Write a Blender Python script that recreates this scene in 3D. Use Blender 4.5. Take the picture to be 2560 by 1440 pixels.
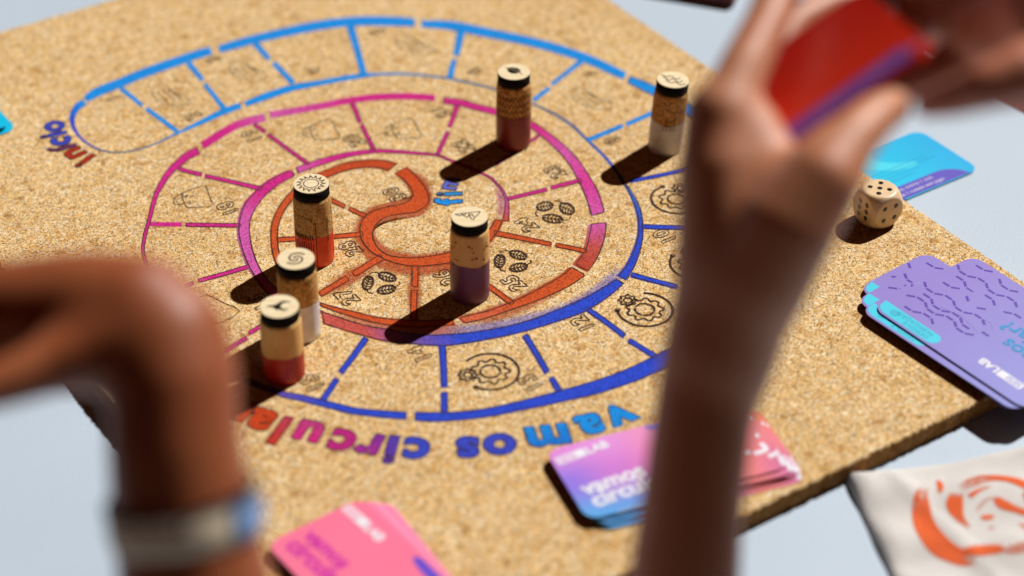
import bpy, bmesh, math, random
import numpy as np
from mathutils import Vector, Matrix
random.seed(7); rng = np.random.default_rng(7)
for o in list(bpy.data.objects): bpy.data.objects.remove(o)
scene = bpy.context.scene
COL = scene.collection

# ------------------------------------------------------------------ camera
FPX = 5108.48                                   # focal length in pixels of a 2560 px wide frame
RT = Vector((0.82941968, -0.55857182, 0.00777993))
UP = Vector((0.32619592, 0.49557823, 0.80498351))
FW = Vector((0.45349667, 0.66513138, -0.59324618))
CP = Vector((-0.54439973, -0.84401477, 0.75829361))
cam = bpy.data.cameras.new('camera'); cam_o = bpy.data.objects.new('camera', cam); COL.objects.link(cam_o)
cam_o.matrix_world = Matrix(((RT.x, UP.x, -FW.x, CP.x), (RT.y, UP.y, -FW.y, CP.y), (RT.z, UP.z, -FW.z, CP.z), (0, 0, 0, 1)))
cam.sensor_width = 36; cam.lens = FPX / 2560 * 36; cam.clip_start = .02; cam.clip_end = 50
cam.dof.use_dof = True; cam.dof.focus_distance = 1.275; cam.dof.aperture_fstop = 2.75
scene.camera = cam_o
# ------------------------------------------------------------------ light
w = bpy.data.worlds.new('World'); scene.world = w; w.use_nodes = True
bg = w.node_tree.nodes['Background']; bg.inputs[0].default_value = (1, .30, .11, 1); bg.inputs[1].default_value = .03
sun = bpy.data.lights.new('sun', 'SUN'); sun_o = bpy.data.objects.new('sun', sun); COL.objects.link(sun_o)
sun.energy = 4.75; sun.angle = math.radians(.6); sun.color = (1, .965, .92)
SE, SA = math.radians(45.8), math.radians(11)
SD = Vector((math.cos(SE) * math.cos(SA), math.cos(SE) * math.sin(SA), math.sin(SE)))
sun_o.rotation_euler = SD.to_track_quat('Z', 'Y').to_euler()
scene.view_settings.view_transform = 'Standard'; scene.view_settings.look = 'None'
scene.cycles.diffuse_bounces = 1; scene.cycles.max_bounces = 8; scene.cycles.transparent_max_bounces = 24
scene.view_settings.exposure = 0; scene.view_settings.gamma = 1

# ------------------------------------------------------------------ helpers
BT = .012                                       # top of the cork board above the table
def ray(x, y): return FW + RT * ((x - 1280) / FPX) - UP * ((y - 720) / FPX)
def at(x, y, z=BT):                             # point of a horizontal plane
    r = ray(x, y); return CP + r * ((z - CP.z) / r.z)
def dp(x, y, d): return CP + ray(x, y) * d      # point at a depth
def lin(c):
    return tuple(((v / 255) / 12.92 if v / 255 <= .04045 else ((v / 255 + .055) / 1.055) ** 2.4) for v in c)

def tag(o, label=None, cat=None, group=None, kind=None):
    if label: o['label'] = label
    if cat: o['category'] = cat
    if group: o['group'] = group
    if kind: o['kind'] = kind
    return o
def empty(name, loc=(0, 0, 0), rz=0):
    o = bpy.data.objects.new(name, None); COL.objects.link(o); o.location = loc; o.rotation_euler = (0, 0, rz)
    o.empty_display_size = .01; return o
def mesh(name, V, F, mat=None, parent=None, smooth=False, world=True):
    me = bpy.data.meshes.new(name); me.from_pydata([tuple(v) for v in V], [], [tuple(f) for f in F]); me.update()
    if smooth: me.polygons.foreach_set('use_smooth', [True] * len(me.polygons))
    if mat: me.materials.append(mat)
    o = bpy.data.objects.new(name, me); COL.objects.link(o)
    if parent:
        o.parent = parent
        if world:
            m = Matrix.LocRotScale(parent.location, parent.rotation_euler, None)
            if parent.parent: m = Matrix.LocRotScale(parent.parent.location, parent.parent.rotation_euler, None) @ m
            o.matrix_parent_inverse = m.inverted()
    return o
def fattr(o, name, vals):
    a = o.data.attributes.new(name, 'FLOAT', 'POINT'); a.data.foreach_set('value', [float(v) for v in vals])
def cattr(o, name, cols):
    a = o.data.attributes.new(name, 'FLOAT_COLOR', 'POINT'); a.data.foreach_set('color', [float(x) for c in cols for x in (c[0], c[1], c[2], 1)])
def crom(P, n=6, closed=False):
    P = [np.array(p, float) for p in P]
    if len(P) < 3: return [P[0] + (P[-1] - P[0]) * t for t in np.linspace(0, 1, n + 1)]
    out = []; N = len(P)
    for i in range(N if closed else N - 1):
        if closed: a, b, c, d = P[i - 1], P[i], P[(i + 1) % N], P[(i + 2) % N]
        else: a, b, c, d = P[max(i - 1, 0)], P[i], P[i + 1], P[min(i + 2, N - 1)]
        for k in range(n):
            t = k / n
            out.append(.5 * ((2 * b) + (c - a) * t + (2 * a - 5 * b + 4 * c - d) * t * t + (3 * b - a - 3 * c + d) * t ** 3))
    if not closed: out.append(P[-1])
    return out
def resample(P, n):
    P = np.array([np.array(p, float) for p in P]); L = np.concatenate([[0], np.cumsum(np.linalg.norm(np.diff(P[:, :2], axis=0), axis=1))])
    t = np.linspace(0, L[-1], n); return np.stack([np.interp(t, L, P[:, k]) for k in range(P.shape[1])], 1)
def lathe(prof, seg=40, jit=None):
    V, F = [], []
    for i, (r, z) in enumerate(prof):
        for k in range(seg):
            a = 2 * math.pi * k / seg; V.append((r * math.cos(a), r * math.sin(a), z))
    for i in range(len(prof) - 1):
        for k in range(seg):
            k2 = (k + 1) % seg; F.append((i * seg + k, i * seg + k2, (i + 1) * seg + k2, (i + 1) * seg + k))
    if prof[0][0] > 0: F.append(tuple(range(seg))[::-1])
    if prof[-1][0] > 0: F.append(tuple((len(prof) - 1) * seg + k for k in range(seg)))
    return V, F
def add(VF, V, F):
    n = len(VF[0]); VF[0].extend(V); VF[1].extend([tuple(i + n for i in f) for f in F])

# text: 2D triangles of a string from the built-in font
_tc = {}
def text2d(s, size, off=0., align='CENTER', shear=0., space=1.):
    key = (s, size, off, align, shear, space)
    if key in _tc: return _tc[key]
    c = bpy.data.curves.new('t', 'FONT'); c.body = s; c.size = 1; c.offset = off; c.align_x = align; c.resolution_u = 4; c.shear = shear
    c.space_character = space
    o = bpy.data.objects.new('t', c); COL.objects.link(o); bpy.context.view_layer.update()
    e = o.evaluated_get(bpy.context.evaluated_depsgraph_get()); m = e.to_mesh()
    V = [(v.co.x * size, v.co.y * size) for v in m.vertices]; F = [tuple(p.vertices) for p in m.polygons]
    e.to_mesh_clear(); bpy.data.objects.remove(o); bpy.data.curves.remove(c)
    # weld
    k = {}; idx = []; VV = []
    for v in V:
        q = (round(v[0], 7), round(v[1], 7))
        if q not in k: k[q] = len(VV); VV.append(v)
        idx.append(k[q])
    FF = [tuple(dict.fromkeys(idx[i] for i in f)) for f in F]; FF = [f for f in FF if len(f) > 2]
    _tc[key] = (VV, FF); return _tc[key]
def boundary(V, F):
    E = {}
    for f in F:
        for i in range(len(f)):
            a, b = f[i], f[(i + 1) % len(f)]; E[(min(a, b), max(a, b))] = E.get((min(a, b), max(a, b)), 0) + 1
    nb = {}
    for (a, b), n in E.items():
        if n == 1: nb.setdefault(a, []).append(b); nb.setdefault(b, []).append(a)
    loops = []; seen = set()
    for s in nb:
        if s in seen: continue
        lp = [s]; seen.add(s); cur = s
        while True:
            nx = [q for q in nb[cur] if q not in seen]
            if not nx: break
            cur = nx[0]; seen.add(cur); lp.append(cur)
        if len(lp) > 2: loops.append([V[i] for i in lp])
    return loops
def ribbon(P, wd, closed=False, jit=0.):
    """flat ribbon along 2D polyline -> V2, F"""
    P = np.array([p[:2] for p in P], float)
    if closed: T = np.roll(P, -1, 0) - np.roll(P, 1, 0)
    else: T = np.gradient(P, axis=0)
    T /= np.linalg.norm(T, axis=1)[:, None] + 1e-12
    N = np.stack([-T[:, 1], T[:, 0]], 1)
    ww = np.full(len(P), wd / 2) if np.isscalar(wd) else np.array(wd) / 2
    ww = ww * (1 + jit * rng.uniform(-1, 1, len(P)))
    A = P + N * ww[:, None]; B = P - N * ww[:, None]
    V = [tuple(a) for a in A] + [tuple(b) for b in B]; n = len(P)
    F = [(i, i + 1, n + i + 1, n + i) for i in range(n - 1)]
    if closed: F.append((n - 1, 0, n, 2 * n - 1))
    F = [f[::-1] for f in F]
    return V, F
def up_faces(V, F):
    out = []
    for f in F:
        a = sum(V[f[i]][0] * V[f[(i + 1) % len(f)]][1] - V[f[(i + 1) % len(f)]][0] * V[f[i]][1] for i in range(len(f)))
        out.append(f if a > 0 else tuple(f)[::-1])
    return out

# ------------------------------------------------------------------ materials
def nodes(name):
    m = bpy.data.materials.new(name); m.use_nodes = True; nt = m.node_tree; b = nt.nodes['Principled BSDF']; return m, nt, b
def N(nt, t, **kw):
    n = nt.nodes.new(t)
    for k, v in kw.items():
        if k == 'ins':
            for i, x in v.items(): n.inputs[i].default_value = x
        else: setattr(n, k, v)
    return n
def ramp(nt, src, stops, interp='LINEAR'):
    r = N(nt, 'ShaderNodeValToRGB'); r.color_ramp.interpolation = interp
    e = r.color_ramp.elements
    while len(e) < len(stops): e.new(.5)
    for i, (p, c) in enumerate(stops): e[i].position = p; e[i].color = (*c, 1)
    nt.links.new(src, r.inputs[0]); return r.outputs[0]
def mixc(nt, f, a, b, mode='MIX'):
    m = N(nt, 'ShaderNodeMix', data_type='RGBA', blend_type=mode)
    for s, v in ((0, f), (6, a), (7, b)):
        if isinstance(v, (int, float)): m.inputs[s].default_value = v
        elif isinstance(v, tuple): m.inputs[s].default_value = (*v[:3], 1)
        else: nt.links.new(v, m.inputs[s])
    return m.outputs[2]
def math_(nt, op, a, b=0., c=None, clamp=False):
    m = N(nt, 'ShaderNodeMath', operation=op, use_clamp=clamp)
    for i, v in enumerate((a, b) if c is None else (a, b, c)):
        if isinstance(v, (int, float)): m.inputs[i].default_value = v
        else: nt.links.new(v, m.inputs[i])
    return m.outputs[0]
def cork_nodes(nt, scale=1., coord='Object'):
    tc = N(nt, 'ShaderNodeTexCoord').outputs[coord]
    wz = N(nt, 'ShaderNodeTexNoise', ins={2: 380 * scale, 3: 2}); nt.links.new(tc, wz.inputs[0])
    wv = N(nt, 'ShaderNodeVectorMath', operation='MULTIPLY_ADD'); nt.links.new(wz.outputs['Color'], wv.inputs[0])
    wv.inputs[1].default_value = (.0022 / scale,) * 3; nt.links.new(tc, wv.inputs[2])
    v1 = N(nt, 'ShaderNodeTexVoronoi', ins={2: 660 * scale}); nt.links.new(wv.outputs[0], v1.inputs[0])
    v2 = N(nt, 'ShaderNodeTexVoronoi', ins={2: 1300 * scale}); nt.links.new(wv.outputs[0], v2.inputs[0])
    ve = N(nt, 'ShaderNodeTexVoronoi', feature='DISTANCE_TO_EDGE', ins={2: 660 * scale}); nt.links.new(wv.outputs[0], ve.inputs[0])
    s1 = N(nt, 'ShaderNodeSeparateColor'); nt.links.new(v1.outputs['Color'], s1.inputs[0])
    s2 = N(nt, 'ShaderNodeSeparateColor'); nt.links.new(v2.outputs['Color'], s2.inputs[0])
    c1 = ramp(nt, s1.outputs[0], [(0, lin((210, 148, 76))), (.18, lin((240, 196, 126))), (.6, lin((252, 222, 166))), (.88, lin((255, 242, 214))), (1, lin((255, 255, 255)))])
    c2 = ramp(nt, s2.outputs[0], [(0, lin((180, 108, 40))), (.16, lin((238, 192, 120))), (.72, lin((254, 228, 176))), (1, lin((255, 253, 244)))])
    c = mixc(nt, .5, c1, c2)
    v3 = N(nt, 'ShaderNodeTexVoronoi', ins={2: 210 * scale}); nt.links.new(wv.outputs[0], v3.inputs[0]); s3 = N(nt, 'ShaderNodeSeparateColor'); nt.links.new(v3.outputs['Color'], s3.inputs[0])
    c = mixc(nt, 1., c, ramp(nt, s3.outputs[0], [(0, (.74, .62, .46)), (.10, (.95, .92, .86)), (.55, (1, 1, 1)), (.93, (1.0, 1.02, 1.04)), (1, (1.12, 1.18, 1.26))]), 'MULTIPLY')
    # broad tone
    nb = N(nt, 'ShaderNodeTexNoise', ins={2: 9 * scale, 3: 3}); nt.links.new(tc, nb.inputs[0])
    c = mixc(nt, 1., c, ramp(nt, nb.outputs[0], [(.3, (.93, .88, .80)), (.7, (1.04, 1.03, 1.0))]), 'MULTIPLY')
    # dark crevices between granules, broken up
    nn = N(nt, 'ShaderNodeTexNoise', ins={2: 620 * scale, 3: 3}); nt.links.new(tc, nn.inputs[0])
    ed = ramp(nt, ve.outputs['Distance'], [(0, (1, 1, 1)), (.11, (0, 0, 0))])
    nm = ramp(nt, nn.outputs[0], [(.47, (0, 0, 0)), (.56, (1, 1, 1))])
    cr = math_(nt, 'MULTIPLY', ed, nm)
    n3 = N(nt, 'ShaderNodeTexNoise', ins={2: 760 * scale, 3: 2}); nt.links.new(wv.outputs[0], n3.inputs[0])
    sp = ramp(nt, n3.outputs[0], [(.635, (0, 0, 0)), (.675, (1, 1, 1))])
    cr = math_(nt, 'MAXIMUM', cr, sp)
    h = math_(nt, 'SUBTRACT', math_(nt, 'ADD', math_(nt, 'MULTIPLY', s1.outputs[1], .5), math_(nt, 'MULTIPLY', s2.outputs[1], .5)), math_(nt, 'MULTIPLY', cr, 1.3))
    return c, cr, h, tc
def bumped(nt, b, h, strength, dist):
    bp = N(nt, 'ShaderNodeBump', ins={0: strength, 1: dist}); nt.links.new(h, bp.inputs['Height']); nt.links.new(bp.outputs[0], b.inputs['Normal'])
def mat_cork(name='cork', dark=1., tone=None, scale=1.):
    m, nt, b = nodes(name); c, cr, h, tc = cork_nodes(nt, scale)
    c = mixc(nt, math_(nt, 'MULTIPLY', cr, .92), c, lin((84, 38, 8)))
    c = mixc(nt, 1., c, (1.0, .96, .89), 'MULTIPLY')
    if tone: c = mixc(nt, 1., c, tone, 'MULTIPLY')
    nt.links.new(c, b.inputs['Base Color']); b.inputs['Roughness'].default_value = .9; b.inputs['Specular IOR Level'].default_value = .06
    bumped(nt, b, h, .75, .0006); return m
def mat_ink(name='ink'):
    m, nt, b = nodes(name); c, cr, h, tc = cork_nodes(nt)
    at_ = N(nt, 'ShaderNodeAttribute', attribute_name='ink'); al = N(nt, 'ShaderNodeAttribute', attribute_name='cover')
    g = ramp(nt, math_(nt, 'MULTIPLY_ADD', h, .5, .5), [(0, (.66, .66, .66)), (1, (1.12, 1.12, 1.12))])
    k = mixc(nt, 1., at_.outputs['Color'], g, 'MULTIPLY')
    k = mixc(nt, .02, k, c)
    k = mixc(nt, math_(nt, 'MULTIPLY', cr, .55), k, mixc(nt, .35, lin((50, 14, 20)), k))
    nt.links.new(k, b.inputs['Base Color']); b.inputs['Roughness'].default_value = .85; b.inputs['Specular IOR Level'].default_value = .04
    bumped(nt, b, h, .6, .0005)
    n1 = N(nt, 'ShaderNodeTexNoise', ins={2: 900, 3: 2}); nt.links.new(tc, n1.inputs[0])
    a = math_(nt, 'ADD', al.outputs['Fac'], math_(nt, 'MULTIPLY', math_(nt, 'SUBTRACT', n1.outputs[0], .5), .5))
    a = math_(nt, 'MULTIPLY', a, math_(nt, 'GREATER_THAN', al.outputs['Fac'], .02))
    aa = ramp(nt, a, [(.06, (0, 0, 0)), (.62, (1, 1, 1))])
    tr = N(nt, 'ShaderNodeBsdfTransparent'); mx = N(nt, 'ShaderNodeMixShader')
    nt.links.new(aa, mx.inputs[0]); nt.links.new(tr.outputs[0], mx.inputs[1]); nt.links.new(b.outputs[0], mx.inputs[2])
    nt.links.new(mx.outputs[0], nt.nodes['Material Output'].inputs[0]); return m
def mat_burn(name='burn', col=(62, 32, 8), broken=True):
    m, nt, b = nodes(name); b.inputs['Base Color'].default_value = (*lin(col), 1); b.inputs['Roughness'].default_value = .9
    if broken:
        tc = N(nt, 'ShaderNodeTexCoord').outputs['Object']; n1 = N(nt, 'ShaderNodeTexNoise', ins={2: 700, 3: 2}); nt.links.new(tc, n1.inputs[0])
        aa = ramp(nt, n1.outputs[0], [(.28, (.45, .45, .45)), (.42, (1, 1, 1))])
        tr = N(nt, 'ShaderNodeBsdfTransparent'); mx = N(nt, 'ShaderNodeMixShader')
        nt.links.new(aa, mx.inputs[0]); nt.links.new(tr.outputs[0], mx.inputs[1]); nt.links.new(b.outputs[0], mx.inputs[2])
        nt.links.new(mx.outputs[0], nt.nodes['Material Output'].inputs[0])
    return m
def mat_plain(name, col, rough=.5, spec=.5, noise=0., nscale=60, bump=0., coat=0.):
    m, nt, b = nodes(name); b.inputs['Roughness'].default_value = rough; b.inputs['Specular IOR Level'].default_value = spec
    tc = N(nt, 'ShaderNodeTexCoord').outputs['Object']; n1 = N(nt, 'ShaderNodeTexNoise', ins={2: nscale, 3: 4}); nt.links.new(tc, n1.inputs[0])
    c = lin(col); lo = tuple(x * (1 - noise) for x in c); hi = tuple(min(1, x * (1 + noise)) for x in c)
    nt.links.new(ramp(nt, n1.outputs[0], [(.3, lo), (.7, hi)]), b.inputs['Base Color'])
    if bump: bumped(nt, b, n1.outputs[0], bump, .001)
    if coat: b.inputs['Coat Weight'].default_value = coat; b.inputs['Coat Roughness'].default_value = .25
    return m
def mat_vcol(name, rough=.4, coat=.15):
    m, nt, b = nodes(name); a = N(nt, 'ShaderNodeAttribute', attribute_name='print')
    tc = N(nt, 'ShaderNodeTexCoord').outputs['Object']; n1 = N(nt, 'ShaderNodeTexNoise', ins={2: 30, 3: 4}); nt.links.new(tc, n1.inputs[0])
    nt.links.new(mixc(nt, 1., a.outputs['Color'], ramp(nt, n1.outputs[0], [(.3, (.96, .96, .96)), (.7, (1.02, 1.02, 1.02))]), 'MULTIPLY'), b.inputs['Base Color'])
    b.inputs['Roughness'].default_value = rough; b.inputs['Coat Weight'].default_value = coat; b.inputs['Coat Roughness'].default_value = .3
    return m
def mat_skin(name, col):
    m, nt, b = nodes(name); tc = N(nt, 'ShaderNodeTexCoord').outputs['Object']
    n1 = N(nt, 'ShaderNodeTexNoise', ins={2: 28, 3: 4}); nt.links.new(tc, n1.inputs[0])
    n2 = N(nt, 'ShaderNodeTexVoronoi', ins={2: 700}); nt.links.new(tc, n2.inputs[0])
    c = lin(col); nt.links.new(ramp(nt, n1.outputs[0], [(.3, (c[0] * .93, c[1] * .82, c[2] * .78)), (.7, (c[0] * 1.03, c[1] * 1.08, c[2] * 1.1))]), b.inputs['Base Color'])
    b.inputs['Roughness'].default_value = .52; b.inputs['Specular IOR Level'].default_value = .6; b.inputs['Sheen Weight'].default_value = .08; b.inputs['Sheen Tint'].default_value = (1, .8, .76, 1)
    b.inputs['Subsurface Weight'].default_value = .06; b.inputs['Subsurface Radius'].default_value = (1, .25, .1); b.inputs['Subsurface Scale'].default_value = .006
    bumped(nt, b, n2.outputs[0], .12, .0004); return m
def mat_wood(name, c1, c2, sc=120, rough=.5):
    m, nt, b = nodes(name); tc = N(nt, 'ShaderNodeTexCoord').outputs['Object']
    mp = N(nt, 'ShaderNodeMapping'); mp.inputs['Scale'].default_value = (1, 6, 1); nt.links.new(tc, mp.inputs[0])
    n1 = N(nt, 'ShaderNodeTexNoise', ins={2: sc, 3: 4}); nt.links.new(mp.outputs[0], n1.inputs[0])
    nt.links.new(ramp(nt, n1.outputs[0], [(.3, lin(c1)), (.7, lin(c2))]), b.inputs['Base Color'])
    b.inputs['Roughness'].default_value = rough; bumped(nt, b, n1.outputs[0], .1, .0003); return m

M_CORK = mat_cork('board_cork'); M_INK = mat_ink(); M_BURN = mat_burn(); M_CARD = mat_vcol('card_print')

# ------------------------------------------------------------------ setting
def rounded_slab(x0, x1, y0, y1, z0, z1, r, seg=10):
    pts = []
    for cx, cy, a0 in ((x1 - r, y1 - r, 0), (x0 + r, y1 - r, 90), (x0 + r, y0 + r, 180), (x1 - r, y0 + r, 270)):
        for k in range(seg + 1):
            a = math.radians(a0 + 90 * k / seg); pts.append((cx + r * math.cos(a), cy + r * math.sin(a)))
    n = len(pts); V = [(x, y, z0) for x, y in pts] + [(x, y, z1) for x, y in pts]
    F = [(i, (i + 1) % n, n + (i + 1) % n, n + i) for i in range(n)] + [tuple(range(n))[::-1], tuple(range(n, 2 * n))]
    return V, F
m, nt, b = nodes('table_laminate'); tc = N(nt, 'ShaderNodeTexCoord').outputs['Object']
n1 = N(nt, 'ShaderNodeTexNoise', ins={2: 900, 3: 2}); nt.links.new(tc, n1.inputs[0]); n2 = N(nt, 'ShaderNodeTexNoise', ins={2: 5, 3: 3}); nt.links.new(tc, n2.inputs[0])
c = mixc(nt, 1., ramp(nt, n1.outputs[0], [(.35, lin((182, 198, 214))), (.65, lin((198, 212, 227)))]), ramp(nt, n2.outputs[0], [(.3, (.93, .95, .96)), (.7, (1.03, 1.03, 1.03))]), 'MULTIPLY')
nt.links.new(c, b.inputs['Base Color']); b.inputs['Roughness'].default_value = .55; bumped(nt, b, n1.outputs[0], .15, .0003)
tb = mesh('table', *rounded_slab(-.75, .4555, -.95, 1.25, -.03, 0, .03), m); tag(tb, kind='structure')
fl = mesh('floor', [(-3, -3, -.75), (4, -3, -.75), (4, 5, -.75), (-3, 5, -.75)], [(0, 1, 2, 3)], mat_plain('floor_dark', (92, 34, 22), .8, noise=.25, nscale=3)); tag(fl, kind='structure')

# ------------------------------------------------------------------ cork board
BX0, BX1, BY0, BY1 = -.2275, .2955, -.2462, .4660
board = empty('game_board', ((BX0 + BX1) / 2, (BY0 + BY1) / 2, 0))
tag(board, 'thick cork game board with a painted spiral track of numbered spaces', 'game board')
def rough_slab():
    # perimeter with crumbly edges, one n-gon top
    step = .0012; P = []
    def side(a, b_):
        n = int((Vector(b_) - Vector(a)).length / step)
        for i in range(n): P.append(Vector(a).lerp(Vector(b_), i / n))
    side((BX0, BY0), (BX1, BY0)); side((BX1, BY0), (BX1, BY1)); side((BX1, BY1), (BX0, BY1)); side((BX0, BY1), (BX0, BY0))
    n = len(P); c0 = Vector(((BX0 + BX1) / 2, (BY0 + BY1) / 2))
    lv = [(BT, .0006), (BT - .0007, 0), (BT * .66, 0), (BT * .33, 0), (.0003, 0)]
    V = []; j0 = rng.normal(0, .00022, n); j0 = (j0 + np.roll(j0, 1)) * .8
    for li, (z, ins) in enumerate(lv):
        jj = j0 + rng.normal(0, .00018, n)
        for p, j in zip(P, jj):
            d = Vector((1 if p.x > BX1 - 1e-6 else -1 if p.x < BX0 + 1e-6 else 0, 1 if p.y > BY1 - 1e-6 else -1 if p.y < BY0 + 1e-6 else 0))
            q = p - d * (ins + .0004 - j); V.append((q.x, q.y, z if li else BT))
    F = []
    for l in range(len(lv) - 1):
        for i in range(n): k = (i + 1) % n; F.append((l * n + k, l * n + i, (l + 1) * n + i, (l + 1) * n + k))
    F.append(tuple(range(n))); F.append(tuple(range((len(lv) - 1) * n, len(lv) * n))[::-1])
    return V, F
slab = mesh('cork_slab', *rough_slab(), M_CORK, board)
slab.data.materials.append(mat_cork('browned_shaded_edge', tone=(.46, .31, .19)))  # side faces darker: laser browning, plus shade put into the colour
for p in slab.data.polygons:
    if abs(p.normal.z) < .6: p.material_index = 1

CY, BL, MG, PK, OR, RD, PU, VI = [lin(c) for c in ((0, 148, 240), (34, 74, 214), (214, 38, 142), (214, 92, 176), (208, 84, 40), (200, 84, 78), (122, 86, 170), (92, 90, 205))]
ZI = BT + .00012; ZB = BT + .00030
zc = [0]
def edges_from(P):       # centre + width pixel rows -> two edges
    C_ = np.array(crom(P, 6)); T = np.gradient(C_[:, :2], axis=0); T /= np.linalg.norm(T, axis=1)[:, None] + 1e-9
    Nn = np.stack([T[:, 1], -T[:, 0]], 1); h = C_[:, 2:3] / 2
    return C_[:, :2] + Nn * h, C_[:, :2] - Nn * h
def to_plane(A): return np.array([list(at(x, y))[:2] for x, y in A])
def band(P=None, A=None, B=None, cols=(CY,), feather=.0009, shift=(0, 0), outline=.0, n=None, name='painted_line', spill=.0003, peak=1.):
    """painted stroke between two edges given in picture pixels, laid on the board"""
    if P is not None:
        A, B = edges_from(P)
        # even out narrow / wide on the plane
    else: A, B = np.array(crom(A, 6)), np.array(crom(B, 6))
    A, B = to_plane(A), to_plane(B)
    L = np.linalg.norm(np.diff(A, axis=0), axis=1).sum(); n = max(4, int(L / .003))
    A, B = resample(A, n), resample(B, n)
    sh = np.array(shift) * .001
    rows = []; D = B - A; W = np.linalg.norm(D, axis=1)[:, None] + 1e-9; D = D / W
    f = np.minimum(feather, W * .45)
    a0 = A - D * (f * .6 + spill); a1 = A + D * f * .4; b1 = B - D * f * .4; b0 = B + D * (f * .6 + spill)
    V, al, cl = [], [], []
    z = ZI + zc[0] * 4e-7; zc[0] += 1
    e = .0006
    def row(i, push, a):
        t = i / (n - 1) * (len(cols) - 1); k = min(int(t), len(cols) - 2) if len(cols) > 1 else 0
        c = tuple(np.array(cols[k]) * (1 - (t - k)) + np.array(cols[k + 1]) * (t - k)) if len(cols) > 1 else cols[0]
        for q, w_ in ((a0, 0), (a1, 1), (b1, 1), (b0, 0)):
            p = q[i] + push + sh; V.append((p[0], p[1], z)); al.append(w_ * a * peak); cl.append(c)
    T = np.gradient((A + B) / 2, axis=0); T /= np.linalg.norm(T, axis=1)[:, None] + 1e-9
    row(0, -T[0] * e, 0)
    for i in range(n): row(i, 0, min(1, (i + .5) / 6, (n - i - .5) / 6) if name == 'overspray' else 1)
    row(n - 1, T[-1] * e, 0)
    F = []
    for r in range(n + 1):
        for c_ in range(3): F.append((r * 4 + c_, r * 4 + c_ + 1, (r + 1) * 4 + c_ + 1, (r + 1) * 4 + c_))
    F = up_faces(V, F)
    o = mesh(name, V, F, M_INK, board); cattr(o, 'ink', cl); fattr(o, 'cover', al)
    if outline:
        lp = list(A) + list(B[::-1]); v2, f2 = ribbon(resample([*lp, lp[0]], max(20, int(2.2 * n)))[:-1], outline, True, .35)
        z2 = ZB + zc[0] * 4e-7
        mesh('engraved_outline', [(x, y, z2) for x, y in v2], up_faces(v2, f2), M_BURN, o, False, False)
    return o

# --- overspray haze beside the stencilled lines
LVB = lin((120, 120, 225))
band([(1560, 660, 20), (1530, 700, 30), (1470, 748, 34), (1400, 782, 34), (1300, 808, 34), (1200, 825, 32), (1100, 832, 30), (1000, 828, 30), (920, 812, 28)], cols=(LVB,), feather=.008, peak=.30, name='overspray')
band([(1228, 456, 10), (1248, 482, 16), (1256, 520, 22), (1244, 562, 28)], cols=(PK, PK, OR), feather=.008, peak=.30, name='overspray')
band([(1170, 815, 26), (1120, 822, 26), (1050, 824, 26), (985, 818, 26), (900, 800, 24), (815, 778, 22)], cols=(lin((225, 130, 100)),), feather=.006, peak=.4, name='overspray')
band([(1235, 590, 30), (1180, 632, 48), (1110, 655, 50), (1030, 662, 52), (960, 645, 52), (915, 600, 50), (925, 548, 46), (985, 525, 44), (1045, 515, 50), (1050, 470, 48), (1005, 430, 40)], cols=(OR,), feather=.006, peak=.42, name='overspray')
band([(1037, 670, 30), (1036, 730, 30), (1034, 795, 30)], cols=(OR,), feather=.005, peak=.4, name='overspray')
band([(950, 650, 30), (880, 690, 32), (803, 738, 32)], cols=(OR,), feather=.005, peak=.4, name='overspray')
band([(1430, 690, 34), (1340, 742, 40), (1250, 780, 36), (1160, 804, 30)], cols=(OR,), feather=.005, peak=.34, name='overspray')
# --- outer blue track
band([(214, 248, 15), (230, 238, 20), (246, 229, 21), (302, 207, 21), (352, 186, 21), (404, 167, 21), (457, 149, 21), (492, 137, 20), (527, 127, 19)])
band([(549, 123, 17), (598, 109, 20), (650, 95, 20), (721, 79, 21), (809, 62, 22), (900, 53, 22), (993, 54, 22), (1036, 57, 18)])
band([(1055, 60, 16), (1116, 63, 21), (1159, 70, 22), (1222, 83, 22), (1292, 97, 21), (1363, 114, 21), (1433, 135, 21), (1486, 155, 21), (1531, 176, 20), (1561, 190, 18)])
band([(1572, 199, 18), (1605, 213, 22), (1650, 235, 23), (1720, 272, 24), (1800, 335, 26), (1870, 420, 28), (1905, 520, 30), (1895, 630, 31), (1845, 735, 34), (1775, 824, 37), (1710, 872, 38), (1661, 898, 38), (1637, 911, 38), (1590, 933, 36), (1543, 951, 34), (1481, 971, 32), (1402, 991, 28), (1340, 1006, 25), (1295, 1016, 23), (1223, 1031, 21), (1140, 1041, 21), (1080, 1043, 22), (1039, 1041, 21)], cols=(CY, CY, BL, BL, BL, BL), outline=.0007)
band([(1015, 1040, 18), (964, 1036, 17), (894, 1029, 16), (841, 1017, 16), (806, 1008, 16), (753, 995, 15), (711, 987, 14), (668, 971, 13), (615, 950, 12), (560, 920, 11), (500, 872, 10), (440, 800, 9), (390, 715, 8), (360, 640, 7), (361, 597, 8), (374, 548, 9), (389, 491, 11), (409, 452, 14), (430, 423, 17), (443, 412, 18), (468, 390, 19), (496, 377, 19)], cols=(BL, BL, PU, PU, MG, MG, MG, MG, MG), outline=.00055)
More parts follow.
